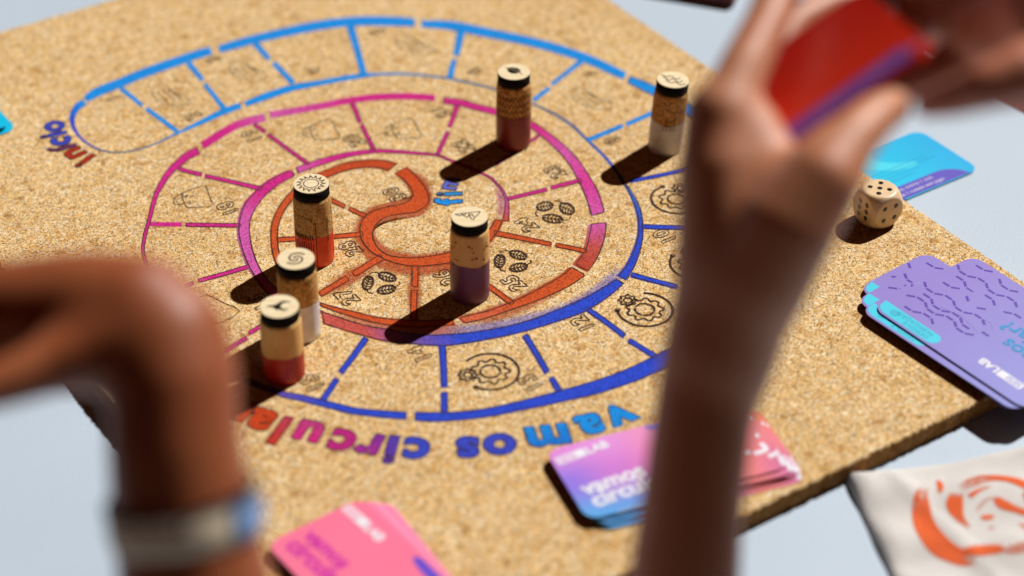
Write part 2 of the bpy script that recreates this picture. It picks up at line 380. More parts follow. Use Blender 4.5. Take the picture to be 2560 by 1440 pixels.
# upper inner edge of the blue track
band([(211, 256, 15), (193, 268, 16), (181, 292, 13), (184, 318, 9), (200, 343, 6), (222, 361, 5), (250, 375, 4), (281, 381, 3), (316, 380, 3), (352, 372, 3), (387, 360, 3), (429, 340, 4), (457, 327, 6), (510, 302, 11), (562, 278, 14), (601, 264, 13)], cols=(CY, BL, VI, lin((70, 90, 130)), lin((60, 110, 150)), CY, CY, CY))
band([(614, 260, 12), (668, 240, 16), (731, 220, 15), (791, 209, 12), (844, 199, 11), (900, 190, 10), (920, 188, 8), (941, 186, 5), (1011, 185, 4), (1081, 191, 4), (1127, 197, 4), (1152, 203, 4), (1204, 214, 4), (1236, 223, 4), (1290, 240, 4), (1333, 260, 4), (1363, 274, 4), (1398, 292, 5), (1433, 316, 5), (1468, 350, 5), (1500, 380, 5), (1524, 406, 5), (1545, 434, 5), (1559, 457, 6)], cols=(CY, CY, CY, lin((60, 130, 180)), lin((90, 110, 140)), lin((90, 110, 150)), lin((60, 100, 190)), BL))
band(A=[(1559, 458), (1577, 488), (1592, 527), (1598, 569), (1591, 611), (1570, 660), (1547, 690)], B=[(1566, 462), (1586, 490), (1603, 530), (1608, 572), (1604, 612), (1589, 660), (1566, 700)], cols=(lin((60, 120, 220)), BL, BL), outline=.0007, feather=.002, shift=(-.5, .3))
band(A=[(1541, 699), (1492, 730), (1422, 764), (1316, 804), (1211, 827), (1105, 838), (1040, 836), (968, 824), (898, 810), (806, 780)], B=[(1559, 708), (1527, 737), (1471, 774), (1422, 794), (1309, 829), (1211, 850), (1116, 864), (1038, 860), (968, 853), (898, 836), (810, 809)], cols=(BL, BL, BL, BL, BL, PU, RD, RD), outline=.0007, feather=.0018, shift=(-.3, .2))
# --- blue dividers
for a in ([(302, 221, 10), (330, 243, 9), (355, 264, 8)], [(366, 272, 9), (405, 300, 9), (443, 329, 9)], [(471, 158, 13), (490, 180, 11), (506, 200, 10)], [(512, 211, 9), (538, 243, 9), (562, 274, 11)],
          [(638, 109, 14), (655, 128, 12), (673, 148, 10)], [(684, 158, 10), (710, 184, 11), (733, 208, 12)], [(876, 66, 17), (893, 126, 14), (909, 186, 14)], [(1152, 81, 17), (1146, 111, 14), (1140, 139, 12)], [(1136, 149, 9), (1130, 171, 11), (1125, 194, 12)],
          [(1454, 153, 12), (1418, 181, 9), (1380, 211, 8)], [(1373, 221, 9), (1353, 236, 9), (1334, 251, 9)], [(1640, 279, 9), (1603, 295, 9), (1567, 311, 9)], [(1556, 315, 9), (1514, 332, 9), (1471, 350, 9)]):
    band(a, cols=(CY,))
for a in ([(1760, 413, 8), (1686, 431, 8), (1577, 453, 8)], [(1605, 566, 10), (1650, 568, 10), (1740, 570, 10)], [(1760, 571, 10), (1820, 573, 10), (1895, 575, 12)], [(1580, 687, 11), (1635, 702, 10), (1693, 717, 10)], [(1710, 722, 11), (1780, 745, 11), (1835, 760, 12)],
          [(1471, 774, 11), (1520, 808, 11), (1562, 840, 11)], [(1573, 851, 11), (1608, 872, 11), (1642, 893, 12)], [(1313, 838, 13), (1342, 885, 13), (1369, 931, 13)], [(1379, 945, 13), (1389, 961, 13), (1399, 978, 14)],
          [(1107, 864, 15), (1110, 918, 14), (1112, 967, 14)], [(1112, 981, 14), (1112, 1005, 14), (1112, 1031, 15)], [(916, 846, 14), (884, 891, 13), (853, 931, 13)], [(843, 948, 13), (826, 974, 13), (808, 1001, 14)]):
    band(a, cols=(BL,), outline=.00055, shift=(-.4, 0))
# --- magenta track
band([(507, 364, 18), (562, 329, 18), (605, 308, 18), (661, 294, 19)], cols=(MG, MG, PK))
band([(676, 287, 16), (738, 277, 15), (809, 264, 15), (870, 252, 15), (941, 243, 15), (1011, 241, 15), (1046, 242, 15), (1086, 245, 14)], cols=(PK, MG, MG))
band([(1109, 252, 15), (1152, 257, 16), (1187, 267, 16), (1236, 279, 15), (1290, 295, 15), (1331, 314, 16), (1362, 336, 18), (1398, 366, 21), (1433, 404, 25), (1460, 447, 29), (1482, 491, 33), (1495, 535, 33)], cols=(MG, MG, MG, PK, lin((226, 60, 160)), PK), outline=.0007)
band(A=[(1479, 561), (1475, 586), (1466, 622), (1455, 640), (1439, 662)], B=[(1516, 556), (1513, 590), (1504, 619), (1490, 651), (1471, 678)], cols=(PK, RD, lin((190, 72, 50))), outline=.0007, feather=.002, shift=(-1.1, .4))
band([(372, 560, 8), (410, 561, 9), (453, 561, 9)], cols=(MG,)); band([(465, 562, 9), (530, 563, 9), (603, 564, 9)], cols=(MG,), outline=.00055)
for a in ([(447, 422, 9), (475, 430, 9), (504, 437, 9)], [(513, 440, 9), (585, 456, 9), (656, 473, 10)], [(464, 716, 8), (475, 711, 8), (483, 707, 8)], [(497, 702, 9), (560, 685, 9), (624, 666, 10)], [(700, 785, 9), (660, 811, 9), (622, 834, 9)], [(616, 845, 9), (580, 868, 9), (520, 905, 9)],
          [(636, 312, 9), (650, 321, 9), (664, 330, 8)], [(671, 337, 8), (720, 373, 8), (772, 411, 9)], [(880, 258, 11), (891, 282, 10), (900, 307, 9)], [(904, 312, 9), (920, 345, 9), (937, 379, 10)], [(1144, 262, 12), (1134, 292, 10), (1123, 318, 9)], [(1120, 330, 9), (1106, 360, 9), (1092, 389, 9)],
          [(1347, 339, 6), (1300, 372, 6), (1240, 412, 6)], [(1453, 451, 9), (1415, 460, 9), (1378, 470, 9)], [(1367, 474, 9), (1317, 486, 8), (1267, 498, 8)]):
    band(a, cols=(MG,), outline=.0005)
# magenta inner ring
band([(1264, 553, 15), (1268, 520, 9), (1266, 498, 6), (1256, 476, 5), (1243, 461, 5), (1228, 446, 5), (1204, 433, 5), (1174, 419, 5), (1144, 408, 5), (1116, 397, 5), (1092, 388, 5), (1028, 382, 7), (985, 379, 8), (941, 378, 9), (870, 387, 12), (800, 406, 15), (743, 426, 16)], cols=(OR, PK, MG, MG, MG, MG, MG, MG, PK), outline=.0005)
band(A=[(728, 426), (698, 438), (665, 458), (633, 487), (611, 515), (598, 560), (600, 597), (612, 640), (631, 680), (668, 730), (720, 765), (806, 784)][::-1], B=[(738, 440), (708, 455), (676, 478), (650, 505), (632, 535), (624, 560), (626, 597), (636, 640), (655, 680), (690, 722), (735, 752), (808, 779)][::-1], cols=(RD, RD, PK, PK, PK, MG, MG), outline=.0007, feather=.0018, shift=(-.5, .5))
# --- orange track
band(A=[(1430, 669), (1397, 695), (1334, 730), (1281, 755), (1215, 779), (1149, 794)], B=[(1464, 688), (1422, 716), (1352, 748), (1274, 776), (1211, 797), (1162, 808)], cols=(OR, OR, lin((214, 100, 70))), outline=.0007, feather=.002, shift=(-.6, .6))
band(A=[(1131, 800), (1060, 803), (987, 799), (938, 793), (898, 783), (803, 758), (745, 724), (704, 684), (684, 640), (678, 597), (681, 556), (697, 520), (715, 494), (733, 476), (765, 450), (813, 427), (862, 409), (915, 401), (962, 403), (992, 411)],
     B=[(1137, 812), (1060, 817), (985, 814), (940, 807), (898, 797), (810, 768), (760, 735), (722, 690), (700, 640), (694, 597), (697, 560), (712, 525), (730, 502), (748, 486), (778, 463), (822, 442), (866, 426), (915, 418), (950, 420), (972, 426)], cols=(OR, OR, OR, OR, OR, OR, OR, lin((200, 74, 36)), lin((200, 74, 36))), outline=.0007, feather=.004)
band(A=[(989, 433), (1014, 453), (1031, 477), (1030, 495), (1010, 509), (968, 518), (933, 528), (912, 544), (901, 565), (903, 595), (922, 624), (950, 643), (989, 658), (1031, 665), (1073, 664), (1123, 657), (1180, 636), (1223, 605), (1243, 580), (1256, 553)],
     B=[(1014, 419), (1045, 446), (1068, 480), (1070, 508), (1040, 530), (996, 536), (961, 545), (940, 562), (931, 588), (943, 618), (962, 634), (980, 641), (1010, 645), (1040, 645), (1070, 642), (1123, 632), (1170, 613), (1208, 588), (1226, 572), (1240, 548)], cols=(lin((210, 76, 30)), OR, OR, OR, OR), outline=.0007, feather=.004)
for a in ([(1236, 583, 12), (1310, 597, 10), (1378, 611, 9)], [(1390, 613, 9), (1428, 620, 9), (1466, 629, 10)], [(1190, 692, 11), (1228, 720, 11), (1283, 760, 12)], [(1038, 666, 15), (1038, 690, 14), (1037, 717, 14)], [(1036, 726, 14), (1035, 758, 14), (1034, 800, 15)],
          [(955, 643, 15), (920, 664, 14), (884, 686, 13)], [(869, 695, 13), (836, 715, 13), (800, 736, 13)], [(907, 586, 11), (870, 589, 10), (834, 592, 10)], [(834, 592, 10), (770, 596, 10), (692, 600, 10)], [(914, 540, 10), (893, 531, 9), (873, 522, 9)], [(862, 517, 9), (846, 509, 9), (815, 494, 9)]):
    band(a, cols=(OR,), outline=.00055, feather=.0028)

# --- painted letters, each a part
def glyph(ch, bx, by, tx, ty, size, cols, name='painted_letter', off=.052, lift=0., outline=True):
    B_ = at(bx, by); T_ = at(tx, ty); u = (T_ - B_).normalized(); r = Vector((u.y, -u.x, 0))   # u = up of letter, r = reading direction
    V, F = text2d(ch, size, off)
    z = ZI + .00005
    ys = [v[1] for v in V]; y0, y1 = min(ys), max(ys)
    P = [B_ + r * v[0] + u * (v[1] + lift) for v in V]; PV = [(p.x, p.y, z) for p in P]
    o = mesh(name, PV, up_faces(PV, F), M_INK, board)
    cl = [tuple(np.array(cols[0]) * (1 - t) + np.array(cols[-1]) * t) for t in [(v[1] - y0) / (y1 - y0 + 1e-9) for v in V]]
    cattr(o, 'ink', cl); fattr(o, 'cover', [1] * len(V))
    if outline:
        VF = [[], []]
        for lp in boundary(V, F):
            rv, rf = ribbon(resample([*lp, lp[0]], max(10, int(len(lp) * 1.2)))[:-1], .0007, True, .3); add(VF, rv, rf)
        PV = [B_ + r * v[0] + u * (v[1] + lift) for v in VF[0]]; PV = [(p.x, p.y, ZB) for p in PV]
        mesh('engraved_outline', PV, up_faces(PV, VF[1]), M_BURN, board)
S = .033
DB = lin((52, 72, 200))
for a in (('v', 1530, 1018, 1571, 1060, [CY]), ('a', 1464, 1040, 1488, 1085, [CY]), ('m', 1363, 1067, 1379, 1117, [CY, lin((0, 120, 220))]), ('o', 1246, 1089, 1254, 1141, [DB]), ('s', 1167, 1096, 1172, 1146, [DB]),
          ('c', 1047, 1099, 1036, 1148, [DB]), ('i', 986, 1094, 968, 1162, [lin((80, 60, 180)), lin((100, 50, 170))]), ('r', 938, 1089, 914, 1138, [lin((130, 40, 160)), lin((170, 40, 150))]), ('c', 869, 1080, 842, 1127, [lin((190, 30, 130))]),
          ('u', 785, 1057, 757, 1106, [lin((190, 60, 130)), lin((214, 30, 130))]), ('l', 722, 1046, 676, 1108, [lin((190, 60, 90)), lin((196, 50, 30))]), ('a', 669, 1029, 634, 1071, [lin((204, 66, 26))]), ('r', 622, 1008, 590, 1045, [lin((204, 66, 26))])):
    glyph(*a[:5], S, a[5])
for a in (('i', 232, 388, 195, 415, [RD]), ('n', 205, 375, 170, 390, [RD]), ('í', 187, 363, 135, 376, [lin((110, 50, 100))]), ('c', 174, 350, 127, 357, [DB]), ('i', 163, 331, 106, 343, [DB]), ('o', 158, 314, 113, 318, [DB])):
    c_ = lin((176, 46, 20)) if a[5][0] == RD else a[5][0]
    glyph(*a[:5], .0255, [c_], off=.045)
for a in (('f', 1152, 503, 1098, 507, [CY]), ('i', 1152, 484, 1098, 486, [lin((30, 140, 210))]), ('m', 1143, 462, 1090, 455, [lin((96, 110, 215))])):
    glyph(*a[:5], .0185 if a[0] == 'm' else .0235, a[5], off=.05)

# --- laser-engraved numbers (outlines) and icons
def to_obj(name, VF, z=ZB, parent=board, mat=None):
    PV = [(v[0], v[1], z) for v in VF[0]]; return mesh(name, PV, up_faces(PV, VF[1]), mat or M_BURN, parent)
def number(s, x, y, size=.0150):
    c_ = at(x, y); V, F = text2d(s, size, .03, space=1.08); VF = [[], []]
    for lp in boundary(V, F):
        P = [(c_.x - v[1] + size * .35, c_.y + v[0]) for v in lp]
        rv, rf = ribbon(resample([*P, P[0]], max(12, int(len(P) * 1.3)))[:-1], .0007, True, .25); add(VF, rv, rf)
    to_obj('engraved_number', VF)
for s, x, y in (('1', 283, 246), ('2', 482, 290), ('3', 533, 150), ('4', 785, 178), ('5', 942, 80), ('6', 1185, 178), ('7', 1478, 185), ('8', 1530, 352), ('9', 1745, 470), ('10', 1662, 592), ('12', 1457, 810), ('13', 1327, 958), ('14', 1050, 886), ('15', 781, 958),
                ('16', 650, 757), ('18', 570, 522), ('19', 630, 341), ('20', 885, 352), ('21', 1100, 280), ('22', 1157, 366), ('23', 1386, 430), ('24', 1315, 562), ('25', 1283, 708), ('26', 1113, 694), ('27', 867, 743), ('28', 876, 622), ('29', 790, 520), ('30', 985, 486)):
    number(s, x, y)
def px2(P): return [tuple(at(x, y))[:2] for x, y in P]
LW = .0007
def shift_to(lines, c0, c1):
    a, b_ = at(*c0), at(*c1); return [([(p[0] + b_.x - a.x, p[1] + b_.y - a.y) for p in l], c) for l, c in lines]
def icon(name, lines, wd=LW):
    VF = [[], []]
    for l, closed in lines:
        l = [np.array(p) for p in l]; L = sum(np.linalg.norm(l[i + 1] - l[i]) for i in range(len(l) - 1))
        P = resample([*l, l[0]] if closed else l, max(6, int(L / .0012)))
        rv, rf = ribbon(P[:-1] if closed else P, wd, closed, .3); add(VF, rv, rf)
    return to_obj(name, VF)
def ell(cx, cy, rx, ry, rot, a0=0, a1=360, n=26, noise=0.):
    out = []
    for k in range(n + 1):
        a = math.radians(a0 + (a1 - a0) * k / n); x, y = rx * math.cos(a), ry * math.sin(a); c, s = math.cos(math.radians(rot)), math.sin(math.radians(rot))
        out.append((cx + x * c - y * s, cy + x * s + y * c))
    return out
def leaf(cx, cy, rx, ry, rot, stem):
    o = [(px2(ell(cx, cy, rx, ry, rot)), False), (px2(ell(cx, cy, rx * .86, ry * .8, rot)), False)]
    c, s = math.cos(math.radians(rot)), math.sin(math.radians(rot)); f = lambda u, v: (cx + u * c - v * s, cy + u * s + v * c)
    o.append((px2([f(-rx, 0), f(rx * .9, 0)]), False))
    for k in (-.55, -.2, .15, .5):
        for sg in (-1, 1): o.append((px2([f(rx * k, 0), f(rx * (k + .28), sg * ry * .78)]), False))
    o.append((px2(crom(stem, 5)), False)); return o
zz = lambda x, y: (880 + x / 5.143, 600 + y / 5.143)
q = 1 / 5.143
LC = leaf(*zz(205, 555), 95 * q, 72 * q, -70, [zz(195, 625), zz(210, 675), zz(275, 690)]) + leaf(*zz(455, 475), 118 * q, 58 * q, 15, [zz(345, 430), zz(290, 415), zz(218, 445)]) + leaf(*zz(445, 640), 122 * q, 58 * q, -10, [zz(560, 600), zz(620, 570), zz(600, 540)])
icon('engraved_leaves', LC); icon('engraved_leaves', shift_to(LC, (950, 708), (1279, 653)))
zz = lambda x, y: (1300 + x / 5.54, 460 + y / 5.54); q = 1 / 5.54
LA = leaf(*zz(345, 310), 118 * q, 66 * q, -8, [zz(232, 365), zz(215, 410), zz(255, 455)]) + leaf(*zz(650, 345), 112 * q, 78 * q, 25, [zz(590, 270), zz(540, 238), zz(480, 238)]) + leaf(*zz(455, 482), 145 * q, 62 * q, 8, [zz(600, 500), zz(660, 500), zz(705, 460)])
icon('engraved_leaves', LA)
def gear_lines(cx, cy, th):      # world metres; th = direction of the small cog
    c_ = at(cx, cy); L = []; g = (.0150 * math.cos(math.radians(th)), .0150 * math.sin(math.radians(th)))
    g = (g[0] * .90, g[1] * .90)
    def circ(ox, oy, r, a0=0, a1=360, n=40): return [(c_.x + ox + r * math.cos(math.radians(a0 + (a1 - a0) * k / n)), c_.y + oy + r * math.sin(math.radians(a0 + (a1 - a0) * k / n))) for k in range(n + 1)]
    def cog(ox, oy, r, t, d, n=120, ph=0):
        out = []
        for k in range(n):
            a = 2 * math.pi * k / n; rr = r + d * math.tanh(2.2 * math.sin(t * a + ph)); out.append((c_.x + ox + rr * math.cos(a), c_.y + oy + rr * math.sin(a)))
        return out
    L += [(circ(0, 0, .0055), False), (circ(0, 0, .0063), False), (cog(0, 0, .0108, 9, .0012), True), (cog(0, 0, .0100, 9, .0012), True)]
    L += [(cog(*g, .0054, 8, .0008), True), (cog(*g, .0045, 8, .0007), True), (circ(*g, .0022), False), (circ(*g, .0028), False)]
    a0, a1 = th - 48, th + 46 - 360
    L += [(circ(0, 0, .0168, a0, a1), False), (circ(0, 0, .0163, a0, a1), False), (circ(0, 0, .0173, a0, a1), False)]
    e_ = (.0168 * math.cos(math.radians(a1)), .0168 * math.sin(math.radians(a1))); L += [(circ(*e_, .0016), False), (circ(*e_, .0009), False)]
    return L
for x, y, th in ((1226, 929, 160), (1612, 774, 103), (1692, 498, 40), (1742, 660, 70)): icon('engraved_gear', gear_lines(x, y, th), .0006)
zz = lambda x, y: (380 + x / 4.5, 420 + y / 4.5)
BG = [(px2([zz(*p) for p in ((350, 280), (450, 240), (570, 200), (608, 210), (645, 310), (685, 410), (660, 435), (530, 445), (400, 450), (365, 400), (345, 340))]), True),
      (px2(crom([zz(*p) for p in ((340, 290), (270, 330), (245, 370), (265, 412), (330, 408), (375, 385))], 4)), False), (px2(ell(*zz(385, 318), 4, 3, 0)), False), (px2(ell(*zz(415, 390), 4, 3, 0)), False),
      (px2(crom([zz(*p) for p in ((325, 280), (350, 320), (300, 350), (270, 370), (300, 395))], 4)), False)]
icon('engraved_tag', BG, .0005)
for c1 in ((803, 325), (1007, 322)): icon('engraved_tag', shift_to(BG, (485, 492), c1), .0005)
zz = lambda x, y: (480 + x / 3.6, 640 + y / 3.6)
icon('engraved_tag', [(px2([zz(*p) for p in ((60, 380), (120, 345), (200, 375), (300, 430), (380, 455), (430, 495), (380, 545), (300, 585), (230, 608), (160, 600), (150, 570), (175, 550), (190, 570))]), False)], .0005)
# stacked-layers icon of the blue spaces
zz = lambda x, y: (x / 2.8444, y / 2.8444)
ST = [(px2(crom([zz(*p) for p in ((1080, 660), (1110, 610), (1170, 605), (1230, 650), (1330, 700), (1350, 735), (1290, 755), (1200, 750), (1120, 710))], 4, True)), True)]
for k in range(3): ST.append((px2([zz(1110 + 45 * k, 646 - 8 * k + 6), zz(1205 + 45 * k, 735 - 12 * k)]), False))
icon('engraved_layers', ST, .0005)
for c1 in ((620, 178), (1036, 112), (1478, 248)): icon('engraved_layers', shift_to(ST, (427, 240), c1), .0005)

# ------------------------------------------------------------------ cork playing pieces
M_CAP = mat_wood('cap_birch', (232, 208, 160), (248, 232, 196), 90, .55)
M_CHAR = mat_plain('cap_burnt_edge', (14, 7, 5), .85, .15, .3, 300)
M_PCORK = {k: mat_cork('piece_cork_' + k, tone=t, scale=s) for k, t, s in (('fine', (.90, .78, .58), 1.7), ('coarse', (.80, .62, .40), 1.0))}
M_SMOOTH = mat_wood('natural_cork', (218, 166, 92), (236, 192, 118), 60, .7)
M_PRINT = mat_burn('cork_print', (70, 24, 14), False)
def piece(base, col, kind, cap_lines, label, h, rz=0, r=.0119, lean=(0, 0), paint_h=.47, marks=()):
    root = empty('game_piece', base, rz); root.rotation_euler = (lean[0], lean[1], rz)
    tag(root, label, 'game piece', 'cork playing pieces on the board')
    hc = h - .0074
    prof = [(0, .0001), (r * .93, .0001), (r * .985, .0008), (r * 1.0, .004), (r * 1.0, hc * .5), (r * .99, hc - .0045), (r * .97, hc - .0018), (r * .93, hc), (0, hc)]
    V, F = lathe(prof, 56)
    V = [(x, y, z + (.0 if z < .001 else 0)) for x, y, z in V]
    mesh('cork', V, F, {'fine': M_PCORK['fine'], 'coarse': M_PCORK['coarse'], 'smooth': M_SMOOTH}[kind], root, True, False)
    pm = mat_plain('paint', col, .42, .5, .12, 120, .15)
    seg = 56; ph = hc * paint_h
    V, F = [], []
    lv = [(r * .95, .0000), (r * .995, .0006), (r * 1.012, .004), (r * 1.012, ph * .5), (r * 1.010, ph)]
    for i, (rr, z) in enumerate(lv):
        for k in range(seg):
            a = 2 * math.pi * k / seg; zz_ = z + (.0006 * math.sin(3 * a + hc * 900) + .0003 * math.sin(7 * a + hc * 2000) + rng.normal(0, .00012) if i == len(lv) - 1 else 0); V.append((rr * math.cos(a), rr * math.sin(a), zz_))
    for i in range(len(lv) - 1):
        for k in range(seg): k2 = (k + 1) % seg; F.append((i * seg + k, i * seg + k2, (i + 1) * seg + k2, (i + 1) * seg + k))
    mesh('painted_band', V, F, pm, root, True, False)
    rc = r * .925
    V, F = lathe([(rc * .96, hc), (rc, hc + .0003), (rc * .995, h - .0003)], 56); mesh('burnt_rim', V, F, M_CHAR, root, True, False)
    V, F = lathe([(rc * .995, h - .0003), (rc * .985, h), (0, h)], 56); cap = mesh('wooden_cap', V, F, M_CAP, root, False, False)
    for kind_, pts, wd in cap_lines:
        P = [(x * rc, y * rc) for x, y in pts]
        if kind_ == 'fill':
            bm = bmesh.new(); vs = [bm.verts.new((x, y, h + .00008)) for x, y in P]; f = bm.faces.new(vs); bmesh.ops.triangulate(bm, faces=[f])
            me = bpy.data.meshes.new('cap_engraving'); bm.normal_update()
            for f in bm.faces:
                if f.normal.z < 0: f.normal_flip()
            bm.to_mesh(me); bm.free()
            me.materials.append(M_CHAR); o = bpy.data.objects.new('cap_engraving', me); COL.objects.link(o); o.parent = root
        else:
            rv, rf = ribbon(resample([*P, P[0]] if kind_ == 'loop' else P, 160), wd * 2.0, False); PV = [(x, y, h + .00008) for x, y in rv]
            mesh('cap_engraving', PV, up_faces(PV, rf), M_PRINT, root, False, False)
    # printing wrapped round the cork
    for poly, wd, mt in marks:       # poly: (angle deg, height m)
        VF = [[], []]
        for pl in poly:
            P = resample([(math.radians(a) * r * 1.014, z) for a, z in pl], max(4, 3 * len(pl))); rv, rf = ribbon(P, wd); add(VF, rv, rf)
        V = [(r * 1.016 * math.cos(x / (r * 1.014)), r * 1.016 * math.sin(x / (r * 1.014)), z) for x, z in VF[0]]
        mesh('printed_mark', V, VF[1], mt, root, False, False)
    return root
# cap drawing coordinates: x to the right of the picture, y up the picture; frame turned with the piece
FA = math.atan2(RT.y, RT.x)         # heading of picture-right on the table
def sun_lines():
    out = [('loop', [(.42 * math.cos(a), .42 * math.sin(a)) for a in np.linspace(0, 2 * math.pi, 40)[:-1]], .0003)]
    P = []; n = 15
    for k in range(n):
        a = 2 * math.pi * k / n; d = 2 * math.pi / n
        for rr, da in ((.56, -.34), (.64, -.2), (.70, -.05), (.84, .16), (.76, .12), (.66, .18), (.56, .3)): P.append((rr * math.cos(a + d * da), rr * math.sin(a + d * da)))
    out.append(('loop', P, .00032)); return out
def spiral_lines():
    o = []
    for ph in (0, math.pi): o.append(('line', [((.06 + .5 * t) * math.cos(ph - t * 5.6), (.06 + .5 * t) * math.sin(ph - t * 5.6)) for t in np.linspace(0, 1, 40)], .00055))
    o.append(('line', [((.05 + .42 * t) * math.cos(.6 - t * 5.6), (.05 + .42 * t) * math.sin(.6 - t * 5.6)) for t in np.linspace(0, 1, 40)], .0003)); return o
def wave_lines():
    o = []
    for k, dy in enumerate((.34, .0, -.34)):
        P = [(-.62 + 1.2 * t + .12 * k - .1, dy + .12 - .36 * t + .1 * math.sin(t * 12.5 + 1.4)) for t in np.linspace(0, 1, 40)]; o.append(('line', P, .0004))
    return o
mount = [('line', [(-.8, .18), (.55, .46), (.52, .3), (.3, -.1), (.2, -.34), (.08, -.22), (-.02, .12), (-.12, -.12), (-.3, .02), (-.4, .2), (-.5, .02), (-.8, .18)], .00032), ('line', [(-.05, .32), (.0, .1), (.12, .22), (.25, -.1)], .0003), ('line', [(-.45, .25), (-.3, .1), (-.18, .28)], .0003)]
tribal = [('fill', [(-.72, -.02), (-.5, .06), (-.28, .1), (-.15, .18), (-.02, .34), (.12, .44), (.3, .46), (.5, .38), (.56, .3), (.4, .33), (.24, .3), (.12, .2), (.06, .05), (.08, -.1), (.18, -.2), (.34, -.24), (.5, -.18), (.44, -.3), (.3, -.38), (.14, -.36), (-.02, -.26), (-.12, -.36), (-.2, -.22), (-.34, -.1), (-.52, -.05)], 0)]
leafcap = [('fill', [(-.38, .44), (-.1, .5), (.2, .42), (.38, .22), (.42, -.02), (.2, .1), (-.05, .28), (-.3, .4)], 0), ('fill', [(-.42, .36), (-.14, .2), (.12, .02), (.34, -.14), (.12, -.24), (-.14, -.22), (-.32, -.06), (-.4, .14)], 0), ('line', [(-.5, .5), (-.1, .24), (.3, -.06), (.52, -.32)], .00035)]
av = math.degrees(math.atan2(-FW.y, -FW.x)) - math.degrees(FA)      # angle facing the camera in piece frame
sunmarks = [([[(av - 75, .0385), (av - 30, .0385), (av - 20, .0385)], [(av - 20, .0385), (av - 8, .037), (av + 6, .0355), (av + 12, .0345)], [(av + 12, .0345), (av + 12, .002)], [(av + 78, .042), (av + 78, .004)]], .00035, M_PRINT)]
gl = []
for i, a in enumerate(np.arange(-62, 8, 7)):
    gl.append([(av + a, .0215), (av + a, .0255)]); gl.append([(av + a, .0255 - .003 * (i % 2)), (av + a + 5, .0235)]); gl.append([(av + a + 2, .0185 + .001 * (i % 3)), (av + a + 2, .0135)])
sunmarks.append((gl, .0005, M_PRINT))
gl = [[(av + 46, .0335), (av + 52, .036), (av + 52, .031)], [(av + 44, .033), (av + 56, .033)], [(av + 46, .029), (av + 54, .0305), (av + 46, .0275), (av + 55, .0272)], [(av + 50, .0255), (av + 50, .0240)], [(av + 46, .0225), (av + 56, .0225)], [(av + 48, .0205), (av + 55, .0205), (av + 48, .0185)]]
sunmarks.append((gl, .0005, M_PRINT))
her = []
for a in range(-70, 80, 14):
    for z0 in np.arange(.024, .044, .005): her.append([(av + a, z0), (av + a + 7, z0 + .004)]); her.append([(av + a + 7, z0 + .004), (av + a + 14, z0)])
M_EMB = mat_burn('embossed_line', (120, 60, 26), False)
fig = [[(av - 25, .037), (av + 20, .034), (av + 60, .034)], [(av - 22, .020), (av - 14, .026), (av - 12, .031), (av - 18, .031)], [(av - 12, .029), (av, .0265), (av + 12, .029)], [(av + 12, .029), (av + 16, .032), (av + 20, .030), (av + 14, .0275), (av + 22, .020)], [(av - 8, .026), (av - 10, .020)], [(av + 3, .025), (av + 2, .020)], [(av + 9, .026), (av + 12, .020)]]
stn = []
for k in range(26):
    a = rng.uniform(-80, 80); z = rng.uniform(.025, .045); stn.append([(av + a, z), (av + a + rng.uniform(2, 9), z + rng.uniform(-.0006, .0006))])
P0 = at(789, 645); piece(P0, (234, 68, 8), 'fine', sun_lines(), 'cork piece with orange-red base and a sun engraved on its wooden cap', .0560, FA, marks=sunmarks)
P0 = at(1175, 736); piece(P0, (108, 58, 92), 'smooth', mount, 'natural cork piece with plum purple base and mountains engraved on its cap', .0580, FA, paint_h=.56, marks=[(stn, .0011, mat_burn('cork_pore', (132, 70, 30), False))])
P0 = at(1283, 358); piece(P0, (124, 18, 12), 'coarse', leafcap, 'cork piece with dark red base, crosshatched side and a black leaf on its cap', .0562, FA, r=.0117, paint_h=.54, marks=[(her, .0006, M_EMB)])
P0 = at(1662, 369); piece(P0, (206, 198, 188), 'coarse', wave_lines(), 'cork piece with white base and three wavy lines on its cap', .0535, FA, r=.0117, lean=(.0, .05), paint_h=.52, marks=[(fig, .0005, M_PRINT)])
P0 = at(752, 832); piece(P0, (226, 222, 224), 'coarse', spiral_lines(), 'cork piece with white base and a swirl on its cap, standing behind the black-flame piece', .0545, FA, paint_h=.56)
P0 = at(711, 934); piece(P0, (182, 24, 12), 'smooth', tribal, 'cork piece with red base and a black flame shape on its cap', .0490, FA, paint_h=.46, r=.0121)

